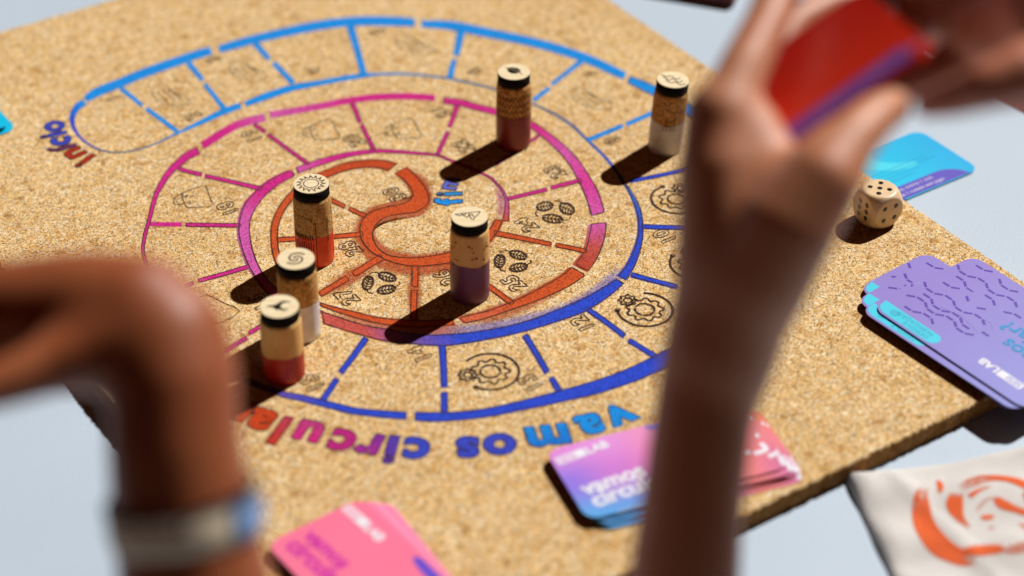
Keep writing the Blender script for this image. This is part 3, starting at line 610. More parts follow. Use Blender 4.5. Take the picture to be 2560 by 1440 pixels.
# ------------------------------------------------------------------ die
def die():
    a = .0122; base = at(2189, 549); fr = empty('die', base, math.radians(-3.5)); yaw = 0
    tag(fr, 'large rounded wooden die showing five on top, near the right edge of the board', 'die')
    n = 18; V, F = [], []; idx = {}
    def P(v):
        v = Vector(v); s = v.normalized() * (a * 1.36); q = Vector((max(-a, min(a, s.x)), max(-a, min(a, s.y)), max(-a, min(a, s.z))))
        return v
    bm = bmesh.new(); bmesh.ops.create_cube(bm, size=2 * a); bmesh.ops.subdivide_edges(bm, edges=bm.edges[:], cuts=19, use_grid_fill=True)
    for v in bm.verts:
        l = v.co.length; R_ = a * 1.33
        if l > R_: 
            k = R_ / l; q = v.co * k; v.co = q
    # soften
    bmesh.ops.smooth_vert(bm, verts=bm.verts[:], factor=.5, use_axis_x=True, use_axis_y=True, use_axis_z=True)
    for v in bm.verts: v.co.z += a
    me = bpy.data.meshes.new('die_body'); bm.to_mesh(me); bm.free(); me.polygons.foreach_set('use_smooth', [True] * len(me.polygons))
    me.materials.append(mat_wood('die_wood', (226, 188, 140), (242, 212, 170), 70, .4)); o = bpy.data.objects.new('die_body', me); COL.objects.link(o); o.parent = fr
    pm = mat_plain('pip_black', (14, 10, 12), .25, .5, .1, 100)
    s = a * .36; e = a + .00002; rp = .0017
    base_me = None
    def pip(c, ax):
        V, F = lathe([(rp, 0), (rp * .8, -.00012), (0, -.0002)], 18)
        V2 = []
        for x, y, z in V:
            if ax == 'z': V2.append((c[0] + x, c[1] + y, c[2] + .0001 + z * -.3))
            if ax == 'x': V2.append((c[0] - .0001 + z * .3, c[1] + x, c[2] + y))
            if ax == 'y': V2.append((c[0] + x, c[1] - .0001 + z * .3, c[2] + y))
        mesh('pip', V2, F, pm, fr, True, False)
    for x, y in ((0, 0), (-s, -s), (s, -s), (-s, s), (s, s)): pip((x, y, 2 * a), 'z')
    for y in (-s * .8, s * .8):
        for z in (-s * 1.1, 0, s * 1.1): pip((-a, y, a + z), 'x')
    for x in (-s, s):
        for z in (-s, s): pip((x, -a, a + z), 'y')
die()

# ------------------------------------------------------------------ cards
CL, CW, CR, CT = .121, .060, .0085, .00042
def card(center, ang, z, colf, label, group, tilt=(0, 0), items=(), nx=30, ny=14, bow=0., cat='card', name='card', CL=.121, CW=.060):
    """a thin rounded card; u along its length (ang), v across; colf(u,v)->linear colour; items: printed parts"""
    root = empty(name, (center[0], center[1], z)); root.rotation_euler = (tilt[0], tilt[1], ang)
    tag(root, label, cat, group)
    def zf(u, v): return bow * (u / (CL / 2)) ** 2
    V, F = [], []
    def inside(u, v):
        # warp square grid to rounded rectangle
        du, dv = abs(u) - (CL / 2 - CR), abs(v) - (CW / 2 - CR)
        if du > 0 and dv > 0:
            l = math.hypot(du, dv)
            m_ = max(du, dv)
            k = m_ / l
            return math.copysign(CL / 2 - CR + du * k, u), math.copysign(CW / 2 - CR + dv * k, v)
        return u, v
    us = sorted(set([round(x, 6) for x in list(np.linspace(-CL / 2, -CL / 2 + CR, 7)) + list(np.linspace(-CL / 2 + CR, CL / 2 - CR, nx)) + list(np.linspace(CL / 2 - CR, CL / 2, 7))]))
    vs = sorted(set([round(x, 6) for x in list(np.linspace(-CW / 2, -CW / 2 + CR, 7)) + list(np.linspace(-CW / 2 + CR, CW / 2 - CR, ny)) + list(np.linspace(CW / 2 - CR, CW / 2, 7))]))
    top = {}
    for s_ in (1, 0):
        for i, u in enumerate(us):
            for j, v in enumerate(vs):
                a, b_ = inside(u, v); top[(s_, i, j)] = len(V); V.append((a, b_, zf(a, b_) + (0 if s_ else -CT)))
    nu, nv = len(us), len(vs)
    for i in range(nu - 1):
        for j in range(nv - 1):
            F.append((top[1, i, j], top[1, i + 1, j], top[1, i + 1, j + 1], top[1, i, j + 1])); F.append((top[0, i, j], top[0, i, j + 1], top[0, i + 1, j + 1], top[0, i + 1, j]))
    per = [(i, 0) for i in range(nu)] + [(nu - 1, j) for j in range(1, nv)] + [(i, nv - 1) for i in range(nu - 2, -1, -1)] + [(0, j) for j in range(nv - 2, 0, -1)]
    for k in range(len(per)):
        p, q_ = per[k], per[(k + 1) % len(per)]; F.append((top[0, p[0], p[1]], top[0, q_[0], q_[1]], top[1, q_[0], q_[1]], top[1, p[0], p[1]]))
    o = mesh('card_stock', V, F, M_CARD, root, False, False)
    cattr(o, 'print', [colf(x, y) for x, y, z_ in V])
    for it in items:
        nm, V2, F2, col, lift = it
        VV = []; 
        for (x, y) in V2: VV.append((x, y, zf(x, y) + lift))
        q_ = mesh(nm, VV, up_faces(VV, F2), M_CARD, root, False, False)
        cattr(q_, 'print', [col(x, y) if callable(col) else col for x, y in V2])
    return root
def txt(s, x, y, size, ang=0, off=.02, align='LEFT', space=1.):
    V, F = text2d(s, size, off, align, 0., space); c, s_ = math.cos(ang), math.sin(ang)
    return [(x + a * c - b_ * s_, y + a * s_ + b_ * c) for a, b_ in V], F
def quad(x0, y0, x1, y1): return [(x0, y0), (x1, y0), (x1, y1), (x0, y1)], [(0, 1, 2, 3)]
def pill(x0, x1, y0, y1, round_end=1):
    r = (y1 - y0) / 2; P = [(x0, y0)] + [(x1 - r + r * math.cos(a), (y0 + y1) / 2 + r * math.sin(a)) for a in np.linspace(-math.pi / 2, math.pi / 2, 12)] + [(x0, y1)]
    return P, [tuple(range(len(P)))]
WH = lin((240, 240, 250))
def logo(x, y, h, ang, fg=WH, bgc=None):
    """SESI in a white box followed by LAB"""
    it = []; c, s_ = math.cos(ang), math.sin(ang); rot = lambda V: [(x + a * c - b_ * s_, y + a * s_ + b_ * c) for a, b_ in V]
    wbox = h * 2.9
    V, F = quad(0, 0, wbox, h); it.append(('logo_box', rot(V), F, fg, .00006))
    V, F = text2d('SESI', h * 1.05, .01, 'LEFT'); V = [(a + h * .18, b_ + h * .12) for a, b_ in V]; it.append(('logo_lettering', rot(V), F, bgc, .00012))
    V, F = text2d('LAB', h * 1.28, .04, 'LEFT'); V = [(a + wbox + h * .12, b_ + h * .04) for a, b_ in V]; it.append(('logo_lettering', rot(V), F, fg, .00008))
    return it
def dashes(P, wd=.0016):     # list of short strokes in card coords
    VF = [[], []]
    for pl in P: rv, rf = ribbon(resample(pl, 5), wd); add(VF, rv, rf)
    return VF[0], VF[1]
def local(center, ang, z, x, y):          # picture pixel to card coordinates at height z
    p = at(x, y, z); d = Vector((p.x - center[0], p.y - center[1])); c, s_ = math.cos(ang), math.sin(ang); return (d.x * c + d.y * s_, -d.x * s_ + d.y * c)

# lavender pile -------------------------------------------------
LAV, LAV2, TAG, DPU, CYT = lin((150, 132, 214)), lin((146, 150, 226)), lin((66, 214, 240)), lin((92, 56, 176)), lin((0, 150, 216))
def corner_card(px, z, ang, L=CL, W=CW):      # centre of a card whose near-left corner sits under a pixel
    p = at(*px, z); c, s_ = math.cos(ang), math.sin(ang); return (p.x + c * L / 2 - s_ * W / 2, p.y + s_ * L / 2 + c * W / 2)
def txt_fit(s, a, b_, off=.02, space=1.):     # text whose baseline runs from a to b
    V, F = text2d(s, 1., off, 'LEFT', 0., space); w_ = max(v[0] for v in V); L = math.dist(a, b_); k = L / w_; t = math.atan2(b_[1] - a[1], b_[0] - a[0])
    c, s_ = math.cos(t), math.sin(t); return [(a[0] + k * (x * c - y * s_), a[1] + k * (x * s_ + y * c)) for x, y in V], F
def lav(u, v):
    t = max(0, min(1, (u + CL / 2) / CL)); return tuple(np.array(LAV) * (1 - t) + np.array(LAV2) * t)
def lav_card(px, ang, z, label, tilt=(0, 0), full=False):
    ang = math.radians(ang); c_ = corner_card(px, z, ang); it = []; x0, y0 = -CL / 2, -CW / 2
    P = [(x0 + .0003, y0 + .0118), (x0 + .0012, y0 + .0062), (x0 + .0036, y0 + .0030)] + pill(x0 + .008, x0 + .048, y0 + .0016, y0 + .0118)[0]
    it.append(('cyan_tag', P, [tuple(range(len(P)))], TAG, .00005))
    TT = lin((44, 168, 208))
    V, F = txt('FABRICAÇÃO', x0 + .0415, y0 + .0104, .0046, math.pi, .0); it.append(('tag_lettering', V, F, TT, .0001))
    V, F = txt('DESIGN E', x0 + .0415, y0 + .0060, .0046, math.pi, .0); it.append(('tag_lettering', V, F, TT, .0001))
    P = []
    for k in range(48):
        a = 2 * math.pi * k / 48; rr = .0026 + .0004 * math.tanh(3 * math.sin(8 * a)); P.append((x0 + .0125 + rr * math.cos(a), y0 + .0068 + rr * math.sin(a)))
    V, F = ribbon(P, .0004, True); it.append(('tag_gear', V, F, TT, .0001))
    V, F = ribbon([(x0 + .0125 + .0012 * math.cos(a), y0 + .0068 + .0012 * math.sin(a)) for a in np.linspace(0, 6.1, 14)], .0005); it.append(('tag_gear', V, F, TT, .0001))
    D = []
    for r_, (v0, sh, ue) in enumerate(((-.0135, .008, .026), (-.0045, .001, .044), (.0050, .006, .050), (.0145, -.002, .042), (.0235, .005, .034))):
        u = x0 + .003 + sh; v = v0; k = 0
        seq = [(1, .0), (.8, .6), (1, 0), (.8, -.6)]
        while u < x0 + ue + .008:
            dx, dy = seq[(k + r_) % 4]; L_ = .0054
            if rng.uniform() > .1: D.append([(u, v), (u + dx * L_, v + dy * L_)])
            u += dx * (L_ + .0012); v += dy * (L_ + .0012); k += 1
            if abs(v) > .026: v -= math.copysign(.003, v)
    V, F = dashes(D, .0017); it.append(('printed_dashes', V, F, DPU, .00006))
    if full:
        lo = lambda x, y: local(c_, ang, z, x, y)
        e1 = lo(2511, 851); e2 = lo(2513, 808)
        V, F = text2d('vamos', .0150, .02, 'RIGHT'); it.append(('lettering', [(e1[0] - a, e1[1] + .004 - b_) for a, b_ in V], F, CYT, .0001))
        V, F = text2d('circular?', .0150, .02, 'RIGHT'); it.append(('lettering', [(e2[0] - a, e2[1] + .004 - b_) for a, b_ in V], F, CYT, .0001))
        g = lo(2452, 897); h_ = .0062; Lg = h_ * 5.25
        it += logo(g[0] + Lg, g[1] + .0022, h_, math.pi, WH, LAV2)
        for pts in ([(2350, 768), (2400, 790), (2440, 826), (2440, 834)], [(2462, 800), (2475, 808), (2482, 826)]):
            V, F = ribbon(crom([lo(*p) for p in pts], 6), .00022); it.append(('crease', V, F, lin((122, 116, 200)), .00005))
    return card(c_, ang, z, lav, label, 'lavender cards in the fanned pile at the board corner', tilt, it)
Zc = BT + .0008
lav_card((2168, 762), -90.5, BT + .0006, 'bottom lavender card of the pile, only its edge showing under the others')
lav_card((2166, 764), -89.3, BT + .0015, 'lavender card second from the bottom of the pile, its long edge just showing')
lav_card((2150, 716), -86.0, BT + .0024, 'lavender card with cyan tag showing farthest back at the left of the fanned pile')
lav_card((2146, 722), -84.6, BT + .0033, 'lavender card hidden but for a thin edge under the rearmost cyan tag')
lav_card((2140, 752), -82.5, BT + .0042, 'lavender card whose short cyan corner sticks out leftmost of the pile')
lav_card((2150, 775), -85.8, BT + .0051, 'lavender card just under the top one, its cyan tag half covered')
lav_card((2264, 722), -87.6, BT + .0054, 'lavender card jutting out to the far side of the fanned pile')
lav_card((2180, 768), -86.6, BT + .0062, 'top lavender card of the fanned pile, with full cyan tag and turquoise lettering', full=True)

# gradient pile -------------------------------------------------
GR = [[(90, 172, 240), (90, 160, 236), (170, 126, 196), (238, 128, 130), (214, 110, 166)], [(146, 120, 236), (208, 122, 214), (242, 132, 180), (240, 118, 108), (234, 130, 142)], [(228, 140, 222), (230, 150, 228), (240, 150, 200), (246, 110, 90), (246, 130, 90)]]
GR = np.array([[lin(c) for c in r] for r in GR]); GU, GV = [0, .27, .5, .8, 1], [0, .5, 1]
def grad(u, v):
    a, b_ = min(max((u + CL / 2) / CL, 0), 1), min(max((v + CW / 2) / CW, 0), 1)
    i = max(k for k in range(4) if GU[k] <= a or k == 0); j = 0 if b_ < .5 else 1
    s_, t = (a - GU[i]) / (GU[i + 1] - GU[i]), (b_ - GV[j]) / .5; s_ = s_ * s_ * (3 - 2 * s_); t = t * t * (3 - 2 * t)
    return tuple((GR[j][i] * (1 - s_) + GR[j][i + 1] * s_) * (1 - t) + (GR[j + 1][i] * (1 - s_) + GR[j + 1][i + 1] * s_) * t)
zz = lambda x, y: (1840 + x / 6.545, 1020 + y / 6.545)
SQ = [[(490, 150), (480, 230), (560, 270), (550, 350), (450, 380)], [(750, 410), (640, 440), (600, 500), (680, 570), (700, 680), (650, 740), (530, 790)], [(400, 570), (480, 640), (470, 690), (300, 740)], [(980, 590), (1080, 680), (1100, 745), (920, 755)],
      [(860, 720), (740, 780), (750, 850), (800, 930)], [(320, 450), (380, 440)], [(285, 130), (290, 190)], [(170, 740), (250, 715)]]
def grad_card(c_, ang, z, label, full=False, sq=True):
    ang = math.radians(ang); it = []; lo = lambda x, y: local(c_, ang, z, x, y)
    if sq:
        VF = [[], []]
        for P in SQ:
            P = [local((.0050, -.1915), math.radians(-12.5), BT + .0058, *zz(*p)) for p in P]; P = crom(P, 5)
            rv, rf = ribbon(P, .0030); rv = [(max(-CL / 2 + .0004, min(CL / 2 - .0008, x)), max(-CW / 2 + .0006, min(CW / 2 - .0006, y))) for x, y in rv]; add(VF, rv, rf)
        VF2 = [[], []]
        for k in range(9):
            x, y = rng.uniform(.0, .035), rng.uniform(-.024, .024); P = crom([(x, y), (x + .004, y + .003 * (-1) ** k), (x + .008, y), (x + .011, y + .003)], 4); rv, rf = ribbon(P, .0022); add(VF2, rv, rf)
        it.append(('printed_squiggles', VF[0], VF[1], WH, .00006)); it.append(('printed_squiggles', VF2[0], VF2[1], WH, .00007))
    if full:
        V, F = txt_fit('vamos', lo(1466, 1238), lo(1618, 1186), .03); it.append(('lettering', V, F, WH, .0001))
        V, F = txt_fit('circular', lo(1490, 1268), lo(1678, 1202), .03); it.append(('lettering', V, F, WH, .0001))
        V, F = txt_fit('sustentabilidade em jogo', lo(1545, 1284), lo(1690, 1232), .0); it.append(('lettering', V, F, lin((200, 214, 244)), .0001))
        a, b_ = lo(1400, 1163), lo(1529, 1114); it += logo(a[0], a[1], .0062, math.atan2(b_[1] - a[1], b_[0] - a[0]), WH, lin((226, 140, 222)))
        p = lo(1650, 1057); P = [(p[0] + .010 * math.cos(a), min(CW / 2 - .0006, p[1] + .0052 * math.sin(a))) for a in np.linspace(0, 6.28, 30)[:-1]]; it.append(('printed_blob', P, [tuple(range(len(P)))], lin((136, 126, 222)), .00006))
    return card(c_, ang, z, grad, label, 'pink-to-blue cards in the pile beside the raised forearm', (0, 0), it)
for k, (dx, dy, a) in enumerate(((.0045, -.0085, -13.6), (.0038, -.0065, -12.2), (.0058, -.0048, -14.0), (.0026, -.0040, -12.9), (.0034, -.0022, -15.5))):
    grad_card((.0050 + dx, -.1915 + dy), a, BT + .0006 + .0009 * k, 'pink-to-blue card in the pile, ' + ('at the very bottom', 'second from the bottom', 'third from the bottom', 'two below the top card', 'just under the top card, its blue corner poking out')[k])
grad_card((.0050, -.1915), -12.5, BT + .0056, 'top card of the pink-to-blue pile with white lettering vamos circular', True)

# pink pile -------------------------------------------------
def pinkf(shade):
    a, b2 = np.array(lin((250, 122, 158))), np.array(lin((250, 160, 200)))
    return lambda u, v: tuple(a * (1 - shade) + b2 * shade)
def pink_card(c_, ang, z, label, shade, full=False):
    ang = math.radians(ang); it = []; lo = lambda x, y: local(c_, ang, z, x, y)
    if full:
        MGT = lin((216, 44, 168))
        V, F = txt_fit('vamos', lo(756, 1341), lo(852, 1424), .035); it.append(('lettering', V, F, MGT, .0001))
        V, F = txt_fit('circular', lo(711, 1364), lo(842, 1478), .035); it.append(('lettering', V, F, MGT, .0001))
        a, b_ = lo(853, 1274), lo(948, 1358); it += logo(a[0], a[1], .0062, math.atan2(b_[1] - a[1], b_[0] - a[0]), WH, lin((250, 122, 158)))
        p = lo(1085, 1440); P = [(p[0] + .018 * math.cos(a), min(CW / 2 - .001, p[1] + .0038 * math.sin(a))) for a in np.linspace(0, 6.28, 30)[:-1]]; it.append(('printed_blob', P, [tuple(range(len(P)))], lin((104, 74, 206)), .00006))
    return card(c_, ang, z, pinkf(shade), label, 'coral pink cards in the pile at the front of the board', (0, 0), it)
a0 = -86.5; cp = corner_card((664, 1360), BT + .005, math.radians(a0))
for k, (dx, dy, a, sh) in enumerate(((.0070, -.0022, -93.0, .7), (.0056, -.0018, -91.4, .2), (.0040, -.0010, -90.0, .8), (.0022, -.0006, -88.2, .25))):
    pink_card((cp[0] + dx, cp[1] + dy), a, BT + .0006 + .0011 * k, 'coral pink card in the front pile, ' + ('lowest and farthest out to the right', 'second from the bottom', 'third from the bottom, paler', 'just beneath the top card')[k], sh)
pink_card(cp, a0, BT + .005, 'top coral pink card with magenta lettering and a white logo', .0, True)

# cyan pile at the left edge and loose card on the table --------------------
def flat(c): return lambda u, v: lin(c)
for k, (x, y, a, t_) in enumerate(((-.1862, .3905, 91.0, 'lower'), (-.1868, .3935, 89.2, 'upper'))):
    card((x, y), math.radians(a), BT + (.0008, .0042)[k], flat((0, 196, 240)), t_ + ' cyan card of the little pile at the left edge of the picture', 'cyan cards at the left edge')
def bluef(u, v):
    t = min(1, max(0, (u + .04) / .08)); return tuple(np.array(lin((0, 212, 250))) * (1 - t) + np.array(lin((0, 180, 240))) * t)
LB = .074; cb = (.3765 - LB / 2, -.0270); it = []
P = crom([(-LB / 2 + .004, .0293), (-.012, .0293), (-.016, .018), (-.006, .007), (.006, .002), (.003, -.003), (-.012, .0), (-.026, .010), (-.033, .022)], 5, True)
P = [(max(-LB / 2 + .001, min(LB / 2, x)), min(.0293, y)) for x, y in P]; it.append(('printed_shape', P, [tuple(range(len(P)))], lin((70, 224, 250)), .00005))
P = [(-LB / 2 + .0006, -.0298 + .0006)] + [(LB / 2 - .0085, -.0292)] + [tuple(p) for p in crom([(LB / 2 - .0085, -.0292), (LB / 2 - .014, -.021), (LB / 2 - .023, -.0165), (LB / 2 - .034, -.0158)], 5)] + [(-LB / 2 + .0006, -.0158)]
it.append(('purple_strip', P, [tuple(range(len(P)))], lin((98, 84, 200)), .00005))
for s, y in (('carona, avance 1 casa.', -.0206), ('fique 1 rodada sem jogar.', -.0262)):
    V, F = txt(s, -LB / 2 + .0015, y, .0044, 0, .0); it.append(('lettering', V, F, WH, .0001))
for k, (y, x1) in enumerate(((.0032, .018), (-.0008, .023), (-.0048, .004), (-.0088, -.002))):
    V, F = ribbon([(-LB / 2 + .003, y), (x1, y)], .0006); it.append(('printed_line', V, F, lin((0, 160, 222)), .00008))
card(cb, 0, .0012, bluef, 'cyan card with purple lettered strip lying on the table behind the die', None, (0, 0), it, CL=LB)

# ------------------------------------------------------------------ dark box at the far edge
bx = empty('wooden_box', at(1830, 20, 0), 0); tag(bx, 'flat box with dark sides and pale top, its corner just showing at the top edge', 'box')
u1 = Vector((-.60, .80, 0)); u2 = Vector((.80, .60, 0)); o0 = at(1832, 20, 0)
def obox(z0, z1, ins):
    P = [o0 + u1 * ins + u2 * ins, o0 + u1 * ins + u2 * (.12 - ins), o0 + u1 * (.12 - ins) + u2 * (.12 - ins), o0 + u1 * (.12 - ins) + u2 * ins]
    V = [(p.x, p.y, z0) for p in P] + [(p.x, p.y, z1) for p in P]; return V, [(0, 1, 5, 4), (1, 2, 6, 5), (2, 3, 7, 6), (3, 0, 4, 7), (3, 2, 1, 0), (4, 5, 6, 7)]
mesh('box_base', *obox(.0002, .008, 0), mat_plain('box_dark', (96, 40, 30), .6, noise=.2), bx)
mesh('box_lid', *obox(.0081, .0095, .001), mat_plain('box_lid', (226, 200, 180), .6, noise=.1), bx)

# ------------------------------------------------------------------ cloth bag
bo = at(2112, 1172, .006); bag = empty('cloth_bag', (bo.x, bo.y, 0)); tag(bag, 'cream cotton pouch with an orange brush-stroke swirl lying against the front of the board', 'pouch')
e1 = Vector((.925, -.38, 0)); e2 = Vector((-.40, -.916, 0)); BW, BH = .19, .16
def bagz(s, t):      # s,t in 0..1
    ed = min(s, 1 - s, (t), 1 - t) ; pill_ = (1 - (1 - min(1, ed / .06)) ** 2) ** .5
    wr = .0016 * math.sin(11 * s + 5 * t + 2 * math.sin(6 * t)) + .0012 * math.sin(23 * t - 9 * s) + .0006 * math.sin(31 * s + 17 * t + 1) + .0016 * math.exp(-((s - .12 - .25 * t) / .03) ** 2) - .0012 * math.exp(-((t - .5 + .3 * s) / .04) ** 2)
    return .0012 + pill_ * (.0050 + .7 * wr + .002 * math.sin(math.pi * min(1, s * 1.2)) * math.sin(math.pi * t))
def bagp(s, t, lift=0.):
    k = .985 + .015 * math.sin(9 * t)
    p = bo + e1 * (BW * s) + e2 * (BH * (t + .018 * math.sin(7 * s) * (1 - t))); return (p.x, p.y, bagz(s, t) + lift)
n = 90; V = [bagp(i / n, j / n) for i in range(n + 1) for j in range(n + 1)]; F = [(i * (n + 1) + j, i * (n + 1) + j + 1, (i + 1) * (n + 1) + j + 1, (i + 1) * (n + 1) + j) for i in range(n) for j in range(n)]
F = up_faces(V, F)
nb = len(V); V += [(x, y, .0003) for x, y, z in V]
F += [tuple(i + nb for i in f)[::-1] for f in F]
per = [(i, 0) for i in range(n + 1)] + [(n, j) for j in range(1, n + 1)] + [(i, n) for i in range(n - 1, -1, -1)] + [(0, j) for j in range(n - 1, 0, -1)]
for k in range(len(per)):
    a = per[k][0] * (n + 1) + per[k][1]; b_ = per[(k + 1) % len(per)]; b_ = b_[0] * (n + 1) + b_[1]; F.append((a, b_, b_ + nb, a + nb))
m, nt, b = nodes('cotton'); tc = N(nt, 'ShaderNodeTexCoord').outputs['Object']
w1 = N(nt, 'ShaderNodeTexWave', ins={1: 1500., 2: 1.5}); nt.links.new(tc, w1.inputs[0]); n1 = N(nt, 'ShaderNodeTexNoise', ins={2: 40, 3: 4}); nt.links.new(tc, n1.inputs[0])
nt.links.new(ramp(nt, n1.outputs[0], [(.3, lin((214, 210, 206))), (.7, lin((230, 226, 222)))]), b.inputs['Base Color']); b.inputs['Roughness'].default_value = .95
bumped(nt, b, math_(nt, 'ADD', w1.outputs['Fac'], math_(nt, 'MULTIPLY', n1.outputs[0], 3)), .3, .0004)
mesh('pouch_cloth', V, F, m, bag, True)
m, nt, b = nodes('brushed_ink'); tc = N(nt, 'ShaderNodeTexCoord').outputs['Object']; a_ = N(nt, 'ShaderNodeAttribute', attribute_name='stroke')
sx = N(nt, 'ShaderNodeSeparateXYZ'); nt.links.new(a_.outputs['Vector'], sx.inputs[0])
cb_ = N(nt, 'ShaderNodeCombineXYZ'); nt.links.new(math_(nt, 'MULTIPLY', sx.outputs[0], 1.4), cb_.inputs[0]); nt.links.new(math_(nt, 'MULTIPLY', sx.outputs[1], 9.), cb_.inputs[1])
ns = N(nt, 'ShaderNodeTexNoise', ins={2: 1.6, 3: 3}); nt.links.new(cb_.outputs[0], ns.inputs[0])
al = math_(nt, 'ADD', ns.outputs[0], math_(nt, 'MULTIPLY', math_(nt, 'SUBTRACT', sx.outputs[2], .5), .55))
aa = ramp(nt, al, [(.42, (0, 0, 0)), (.70, (1, 1, 1))]); b.inputs['Base Color'].default_value = (*lin((232, 98, 36)), 1); b.inputs['Roughness'].default_value = .85
tr = N(nt, 'ShaderNodeBsdfTransparent'); mx = N(nt, 'ShaderNodeMixShader'); nt.links.new(aa, mx.inputs[0]); nt.links.new(tr.outputs[0], mx.inputs[1]); nt.links.new(b.outputs[0], mx.inputs[2]); nt.links.new(mx.outputs[0], nt.nodes['Material Output'].inputs[0])
M_BR = m
def bag_stroke(P, seed):      # P: px x, px y, width px, density
    P = crom(P, 8); pts = []
    for x, y, w_, d_ in P:
        q = at(x, y, .0065); pts.append((q.x, q.y, w_ * 1.3 / 4900, d_))
    pts = resample(pts, 40); XY = pts[:, :2]; T = np.gradient(XY, axis=0); T /= np.linalg.norm(T, axis=1)[:, None] + 1e-9; Nn = np.stack([-T[:, 1], T[:, 0]], 1)
    V, at3 = [], []; inv = Matrix(((e1.x, e2.x * (1)), (e1.y, e2.y * (1)))).inverted()
    for i in range(40):
        for k in range(9):
            w_ = (k / 8 - .5) * pts[i, 2]; p = XY[i] + Nn[i] * w_; st = inv @ (Vector(p) - Vector((bo.x, bo.y))); s_, t = st.x / BW, st.y / BH
            t -= .018 * math.sin(7 * s_) * (1 - t); zz_ = bagz(min(1, max(0, s_)), min(1, max(0, t)))
            V.append((p[0], p[1], zz_ + .0003)); e_ = min(i, 39 - i) / 5; at3 += [i / 39 * 4 + seed * 7, k / 8 + seed * 3, min(1, pts[i, 3]) * min(1, .45 + .55 * e_)]
    F = [(i * 9 + k, i * 9 + k + 1, (i + 1) * 9 + k + 1, (i + 1) * 9 + k) for i in range(39) for k in range(8)]
    o = mesh('printed_stroke', V, up_faces(V, F), M_BR, bag, True); a = o.data.attributes.new('stroke', 'FLOAT_VECTOR', 'POINT'); a.data.foreach_set('vector', at3)
for k, P in enumerate(([(2313, 1205, 14, .3), (2303, 1250, 32, .75), (2312, 1310, 44, 1), (2345, 1362, 50, 1), (2395, 1392, 44, 1), (2440, 1400, 26, .8)],
    [(2402, 1382, 10, .7), (2440, 1382, 28, 1), (2480, 1380, 26, 1), (2512, 1382, 16, .9)], [(2505, 1388, 14, .6), (2545, 1382, 26, .6), (2600, 1368, 24, .6)],
    [(2344, 1195, 6, .7), (2351, 1212, 14, 1), (2349, 1234, 6, .8)], [(2392, 1238, 26, 1), (2386, 1265, 34, 1), (2400, 1300, 20, .8), (2430, 1330, 10, .4)],
    [(2396, 1236, 14, .5), (2425, 1212, 30, .55), (2470, 1198, 26, .7), (2515, 1202, 22, .9), (2560, 1222, 26, 1), (2600, 1250, 26, 1)], [(2420, 1250, 14, .9), (2450, 1232, 8, .8), (2480, 1222, 6, .5)],
    [(2486, 1250, 12, .9), (2505, 1268, 26, 1), (2540, 1282, 18, .9), (2570, 1290, 20, .9)], [(2452, 1298, 12, 1), (2470, 1297, 14, 1), (2484, 1294, 8, .9)], [(2440, 1285, 8, .5), (2458, 1262, 8, .5), (2485, 1250, 8, .5)],
    [(2562, 1240, 20, 1), (2590, 1290, 30, 1), (2570, 1330, 14, .9), (2545, 1310, 8, .7)], [(2470, 1322, 6, .7), (2485, 1324, 6, .7)])):
    bag_stroke(P, k)

